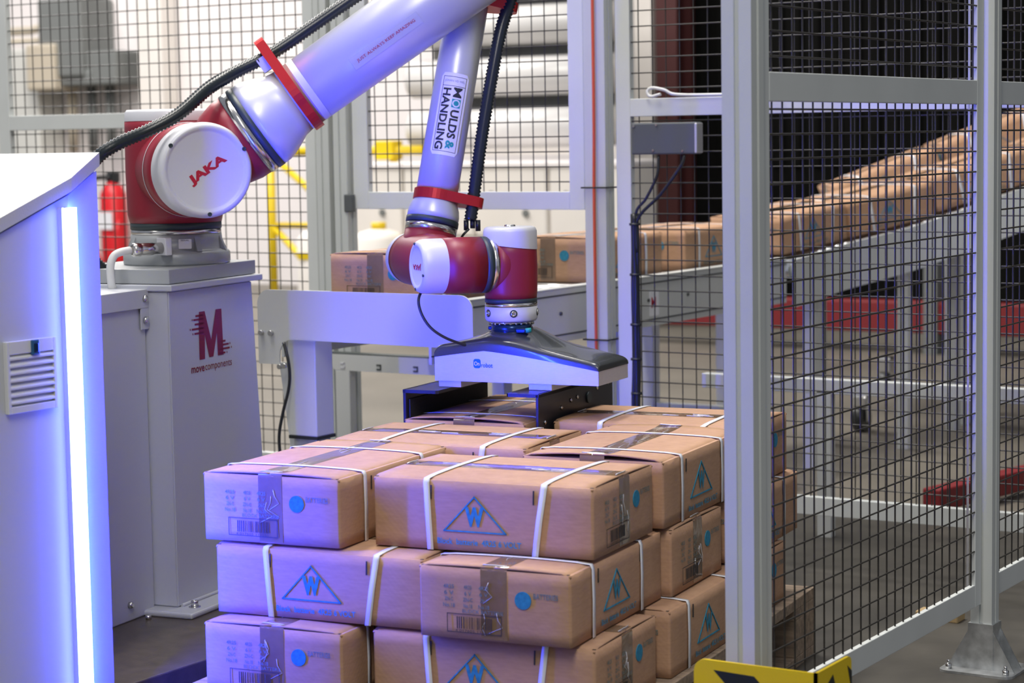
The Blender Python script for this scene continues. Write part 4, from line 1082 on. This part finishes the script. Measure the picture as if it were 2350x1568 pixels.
# second, steeper chute feeding the climb from behind
MB().box((-0.60, -0.16, -0.03), (0.60, 0.16, 0.0), Matrix.Translation(V((-0.66, 4.82, 0.975)) - RI + V((0, 0, 0))) @ Matrix.Rotation(R(36), 4, 'Z') @ Matrix.Rotation(R(-20), 4, 'Y')).build('feeding_chute', CONV, ri)
MB().box((-0.70, 4.62, 0), (-0.62, 4.70, 0.90), Matrix.Translation(-RI)).build('leg', CONV, ri)
for k_, dd_ in enumerate((-0.36, 0.08)):
    c = clone(proto); c['label'] = ['carton on the steep chute behind the climbing row, lower of the two', 'carton on the steep chute behind the climbing row, upper of the two'][k_]
    c['group'] = 'cartons on the conveyor'
    mm = Matrix.Translation((-0.66, 4.82, 0.975)) @ Matrix.Rotation(R(36), 4, 'Z') @ Matrix.Rotation(R(-20), 4, 'Y') @ Matrix.Translation((dd_, 0, 0.002))
    c.rotation_mode = 'QUATERNION'; c.location = mm.to_translation(); c.rotation_quaternion = mm.to_quaternion()
# drive motor and castors below the climb
mt = thing('drive_motor', 'pale green drive motor housing below the climbing conveyor', 'motor', (-0.15, 4.35, 0.70))
MB().box((-0.1, -0.08, -0.10), (0.1, 0.08, 0.10), bev=0.015).build('gearbox', GREEN, mt)
MB().lathe([(0.07, 0), (0.07, 0.2), (0.06, 0.22)], frame((1, 0.2, 0), (0.1, 0, 0)), 24).build('motor_body', GREEN, mt)
MB().box((-0.03, -0.03, -0.70), (0.03, 0.03, -0.1)).build('stand', CONV, mt)

# ================================================================== FAR BACKGROUND
k = thing('rack_beam', 'long red rack beam low along the far wall behind the meshes', 'beam', (-3.0, 7.0, 0))
MB().box((-0.4, 0, 0.10), (5.5, 0.1, 0.26), bev=0.01).build('beam', RRACK, k)
for x in (0.3, 1.3, 2.4, 3.5, 4.6): MB().box((x, -0.02, 0), (x + 0.07, 0.12, 0.75)).build('upright', EBOX, k)
for i, (x, y, z, h) in enumerate(((-1.25, 5.4, 0, 0.16), (-0.75, 5.0, 0, 0.15), (-0.2, 5.8, 0, 0.2), (-0.9, 4.3, 0, 0.14))):
    s = thing('chrome_castor', ['small castor wheel with bright bracket on the floor left of the climb legs', 'castor wheel with chrome housing at the middle of the far floor', 'castor wheel farthest right on the far floor', 'nearest castor wheel under the climbing conveyor'][i], 'castor', (x, y, z))
    MB().cyl((-0.02, 0, 0.05), (0.02, 0, 0.05), 0.05, seg=20).build('wheel', BLACK, s)
    MB().box((-0.03, -0.03, 0.09), (0.03, 0.03, h), bev=0.01).box((-0.03, -0.02, 0.04), (-0.024, 0.02, 0.1)).box((0.024, -0.02, 0.04), (0.03, 0.02, 0.1)).build('bracket', SCREW, s)
k = MB().box((-0.06, 0, 0.02), (0.0, 1.9, 0.085), bev=0.006).build('red_floor_bar', RRACK)
k.location = (0.0, 2.73, 0); k.rotation_euler = (0, 0, R(-12)); tag(k, 'red steel bar lying on the floor behind the right mesh panel', 'bar')
k = MB().box((0, 0, 0), (0.10, 0.05, 0.02), bev=0.003).build('wood_offcut', mat('pale_wood', (0.45, 0.32, 0.16), 0.8)); k.location = (0.40, 1.52, 0); tag(k, 'small pale wood offcut on the floor beside the right fence post', 'wood')

# electrical box group on the white wall
t = thing('switch_cabinet', 'large blurred grey switch box with cream relay boxes on the white wall', 'electrical box', (-10.0, 9.85, 2.0))
MB().box((-0.23, -0.25, -0.35), (0.24, 0.14, 0.28), bev=0.02).build('main_box', EBOX, t)
MB().box((-0.33, -0.3, -0.45), (-0.02, 0.0, -0.08), bev=0.02).build('relay_box', EBOXC, t)
MB().box((0.2, -0.2, -0.42), (0.55, 0.1, -0.15), bev=0.02).build('meter_box', EBOX, t)
MB().box((-0.28, -0.22, -0.42), (0.3, 0.05, -0.3), bev=0.02).build('bracket', EBOX, t)
for x in (-0.12, 0.1, 0.3): MB().cyl((x, 0, -0.95), (x, 0, -0.4), 0.04, seg=12).build('conduit', EBOXC if x < 0 else EBOX, t)
k = MB().tube([(-13, 9.8, 2.05), (-10.5, 9.8, 2.05), (-10.2, 9.8, 2.1)], 0.035, 10).tube([(-13, 9.8, 1.97), (-10.2, 9.8, 1.97)], 0.02, 10).build('wall_pipe', EBOXC)
tag(k, 'thin pipes along the white wall left of the grey switch box', 'pipe')
k = MB().box((-11.4, 9.7, 0), (-10.35, 9.99, 1.9), bev=0.02).build('wall_cupboard', mat('pale_cupboard', (0.62, 0.62, 0.58), 0.6)); tag(k, 'pale cupboard below the pipes on the far white wall', 'cupboard')
k = MB().box((-9.35, 9.8, 0), (-9.1, 9.98, 5), bev=0.01).build('wall_pilaster', CREAM); tag(k, 'pale vertical pilaster on the white wall right of the switch box', 'pilaster')
k = MB().box((-9.0, 9.85, 1.05), (-8.9, 9.98, 1.35), bev=0.01).build('wall_board', EBOXC); tag(k, 'small cream board hanging on the white wall', 'board')
t = thing('fire_extinguisher', 'red fire extinguisher with black hose behind the mesh beside the pedestal', 'extinguisher', (-9.66, 9.8, 0.15))
MB().lathe([(0.10, 0), (0.105, 0.03), (0.105, 0.56), (0.07, 0.63), (0.03, 0.66)], I4, 24).build('cylinder', REDS, t)
MB().box((-0.05, -0.03, 0.65), (0.06, 0.03, 0.74), bev=0.01).build('valve', BLACK, t)
MB().tube(smooth_path([(0.0, -0.03, 0.70), (-0.18, -0.06, 0.66), (-0.24, -0.08, 0.4), (-0.12, -0.11, 0.05)], 6), 0.02, 8).build('hose', BLACK, t)
MB().box((-0.08, -0.112, 0.28), (0.08, -0.104, 0.42)).build('label_plate', WHITEP, t)
MB().tube([(-0.25, -0.05, 0.35), (-0.05, -0.05, -0.13), (0.1, -0.05, 0.35)], 0.015, 8).build('stand', REDS, t)

# yellow frame behind the left mesh
t = thing('yellow_barrier', 'yellow tubular barrier frame behind the left mesh panel', 'barrier', (-6.6, 8.0, 0))
MB().cyl((0, 0, 0), (0, 0, 1.06), 0.028, seg=14).cyl((0.99, 0, 0), (0.99, 0, 1.06), 0.028, seg=14).build('post', YEL, t)
MB().cyl((0, 0, 1.04), (1.25, 0, 1.04), 0.028, seg=14).cyl((0, 0, 0.56), (0.99, 0, 0.56), 0.02, seg=14).build('crossbar', YEL, t)
MB().cyl((0.06, 0, 0.98), (0.99, 0, 0.30), 0.022, seg=14).cyl((0.0, 0, 0.56), (0.62, 0, 0.0), 0.022, seg=14).build('brace', YEL, t)
MB().box((0.88, -0.06, 0.98), (1.02, 0.06, 1.10), bev=0.01).build('bumper', YEL, t)
MB().box((1.26, -0.04, 0.99), (1.36, 0.04, 1.07), bev=0.01).build('dark_sleeve', EBOX, t)

# stacked white rolls and crates behind the gate
for k in range(4):
    o = MB().lathe([(0.03, 0), (0.12, 0.01), (0.12, 1.45), (0.03, 1.46)], frame((1, 0, 0), (-5.55, 8.15, 1.17 + 0.31 * k)), 28).build('film_roll', ROLLW)
    tag(o, ['lowest', 'second lowest', 'second highest', 'highest'][k] + ' of the big pale horizontal rolls behind the raised gate', 'roll', 'pale rolls behind the gate')
o = MB().box((-5.5, 8.3, 1.13), (-4.1, 8.34, 2.3)).build('roll_rack', mat('rack_grey', (0.30, 0.30, 0.29), 0.6)); tag(o, 'grey rack board behind the pale horizontal rolls', 'rack')
o = MB().box((-6.1, 8.12, 0), (-6.02, 8.22, 2.2)).box((-4.07, 8.12, 0), (-4.0, 8.22, 2.2)).box((-6.1, 8.12, 1.0), (-4.0, 8.28, 1.045)).build('roll_stand', CREAM); tag(o, 'cream stand carrying the pale rolls', 'stand')
for k in range(4):
    t = thing('white_crate', 'white plastic crate, %s in the row under the pale rolls' % ['leftmost', 'second from the left', 'second from the right', 'rightmost'][k], 'crate', (-5.85 + 0.52 * k, 7.7, 0.52), group='white crates under the rolls')
    MB().box((0.0, 0, 0), (0.50, 0.4, 0.44), bev=0.015).build('bin', CREAM, t)
    MB().box((-0.005, -0.01, 0.405), (0.505, 0.41, 0.445), bev=0.01).build('rim', WALLW, t)
    for x, z in ((0.12, 0.25), (0.36, 0.14)): MB().cyl((x, -0.002, z), (x, -0.012, z), 0.022, seg=12).build('plug', EBOX, t)
t = thing('crate_pallet', 'cream plastic pallet with dark gaps under the white crates', 'pallet', (-5.9, 7.7, 0.30))
MB().box((0, 0, 0.16), (2.15, 0.5, 0.215)).build('deck', CREAM, t)
for k in range(8): MB().box((0.02 + 0.29 * k, 0, -0.30), (0.15 + 0.29 * k, 0.45, 0.16)).build('foot', CREAM, t)
MB().box((0, 0.46, -0.3), (2.15, 0.5, 0.16)).build('back_board', EBOX, t)
for k in range(2):
    t = thing('white_drum', ['white drum with a yellow cap at the left edge of the conveyor opening', 'white drum with a yellow cap right of the other drum'][k], 'drum', (-5.62 + 0.42 * k, 7.25, 0.0), group='white drums')
    MB().lathe([(0.15, 0), (0.155, 0.03), (0.155, 0.52), (0.12, 0.56), (0.05, 0.58)], I4, 24).build('barrel', CREAM, t)
    MB().lathe([(0.045, 0.58), (0.045, 0.62)], I4, 16).build('cap', YEL, t)
    MB().box((-0.07, -0.158, 0.40), (0.07, -0.150, 0.44)).build('band', YEL, t)
o = MB().cyl((-4.95, 7.3, 0), (-4.95, 7.3, 0.72), 0.035, seg=12).build('yellow_bollard', YEL); tag(o, 'thin yellow bollard beside the white drums', 'bollard')

# ================================================================== YELLOW CORNER GUARD
t = thing('corner_guard', 'yellow and black striped L-shaped corner guard at the foot of the thick post', 'guard', (0.845, -0.02, 0))
gw, gh, gt = 0.210, 0.277, 0.005
pts = [(-gw, 0.0), (0, 0.0), (0, gh)] + [(-gw + 0.02 + 0.02 * math.cos(R(90 + 90 * k / 6)), gh - 0.02 + 0.02 * math.sin(R(90 + 90 * k / 6))) for k in range(7)]
mA = Matrix(((1, 0, 0, 0), (0, 0, 1, 0), (0, 1, 0, 0), (0, 0, 0, 1)))
MB().prism(pts, 0, gt, mA).build('front_wing', YEL, t)
mB = Matrix(((0, 0, 1, 0), (1, 0, 0, 0), (0, 1, 0, 0), (0, 0, 0, 1)))
wl = 0.135
pts = [(0.0, 0.0), (wl, 0.0)] + [(wl - 0.012 + 0.012 * math.cos(R(90 * k / 6)), gh - 0.012 + 0.012 * math.sin(R(90 * k / 6))) for k in range(7)] + [(0.0, gh)]
MB().prism(pts, -gt, 0, mB).build('side_wing', YEL, t)
for k in range(4):
    z0 = gh - 0.015 - k * 0.10
    q = [(-gw + 0.035, z0), (-gw + 0.105, z0 - 0.002), (-gw + 0.172, z0 - 0.065), (-gw + 0.102, z0 - 0.065)]
    if z0 > 0.08: MB().prism(q, -0.0006, 0.0, mA).build('front_stripe', BLK, t)
    q = [(0.022, z0 - 0.02), (0.062, z0 + 0.000), (0.095, z0 - 0.07), (0.050, z0 - 0.08)]
    if z0 > 0.08: MB().prism(q, 0.0, 0.0006, mB).build('side_stripe', BLK, t)
    q = [(0.118, z0 + 0.002), (wl, z0 - 0.01), (wl, z0 - 0.045)]
    if z0 > 0.08: MB().prism(q, 0.0, 0.0006, mB).build('side_stripe', BLK, t)
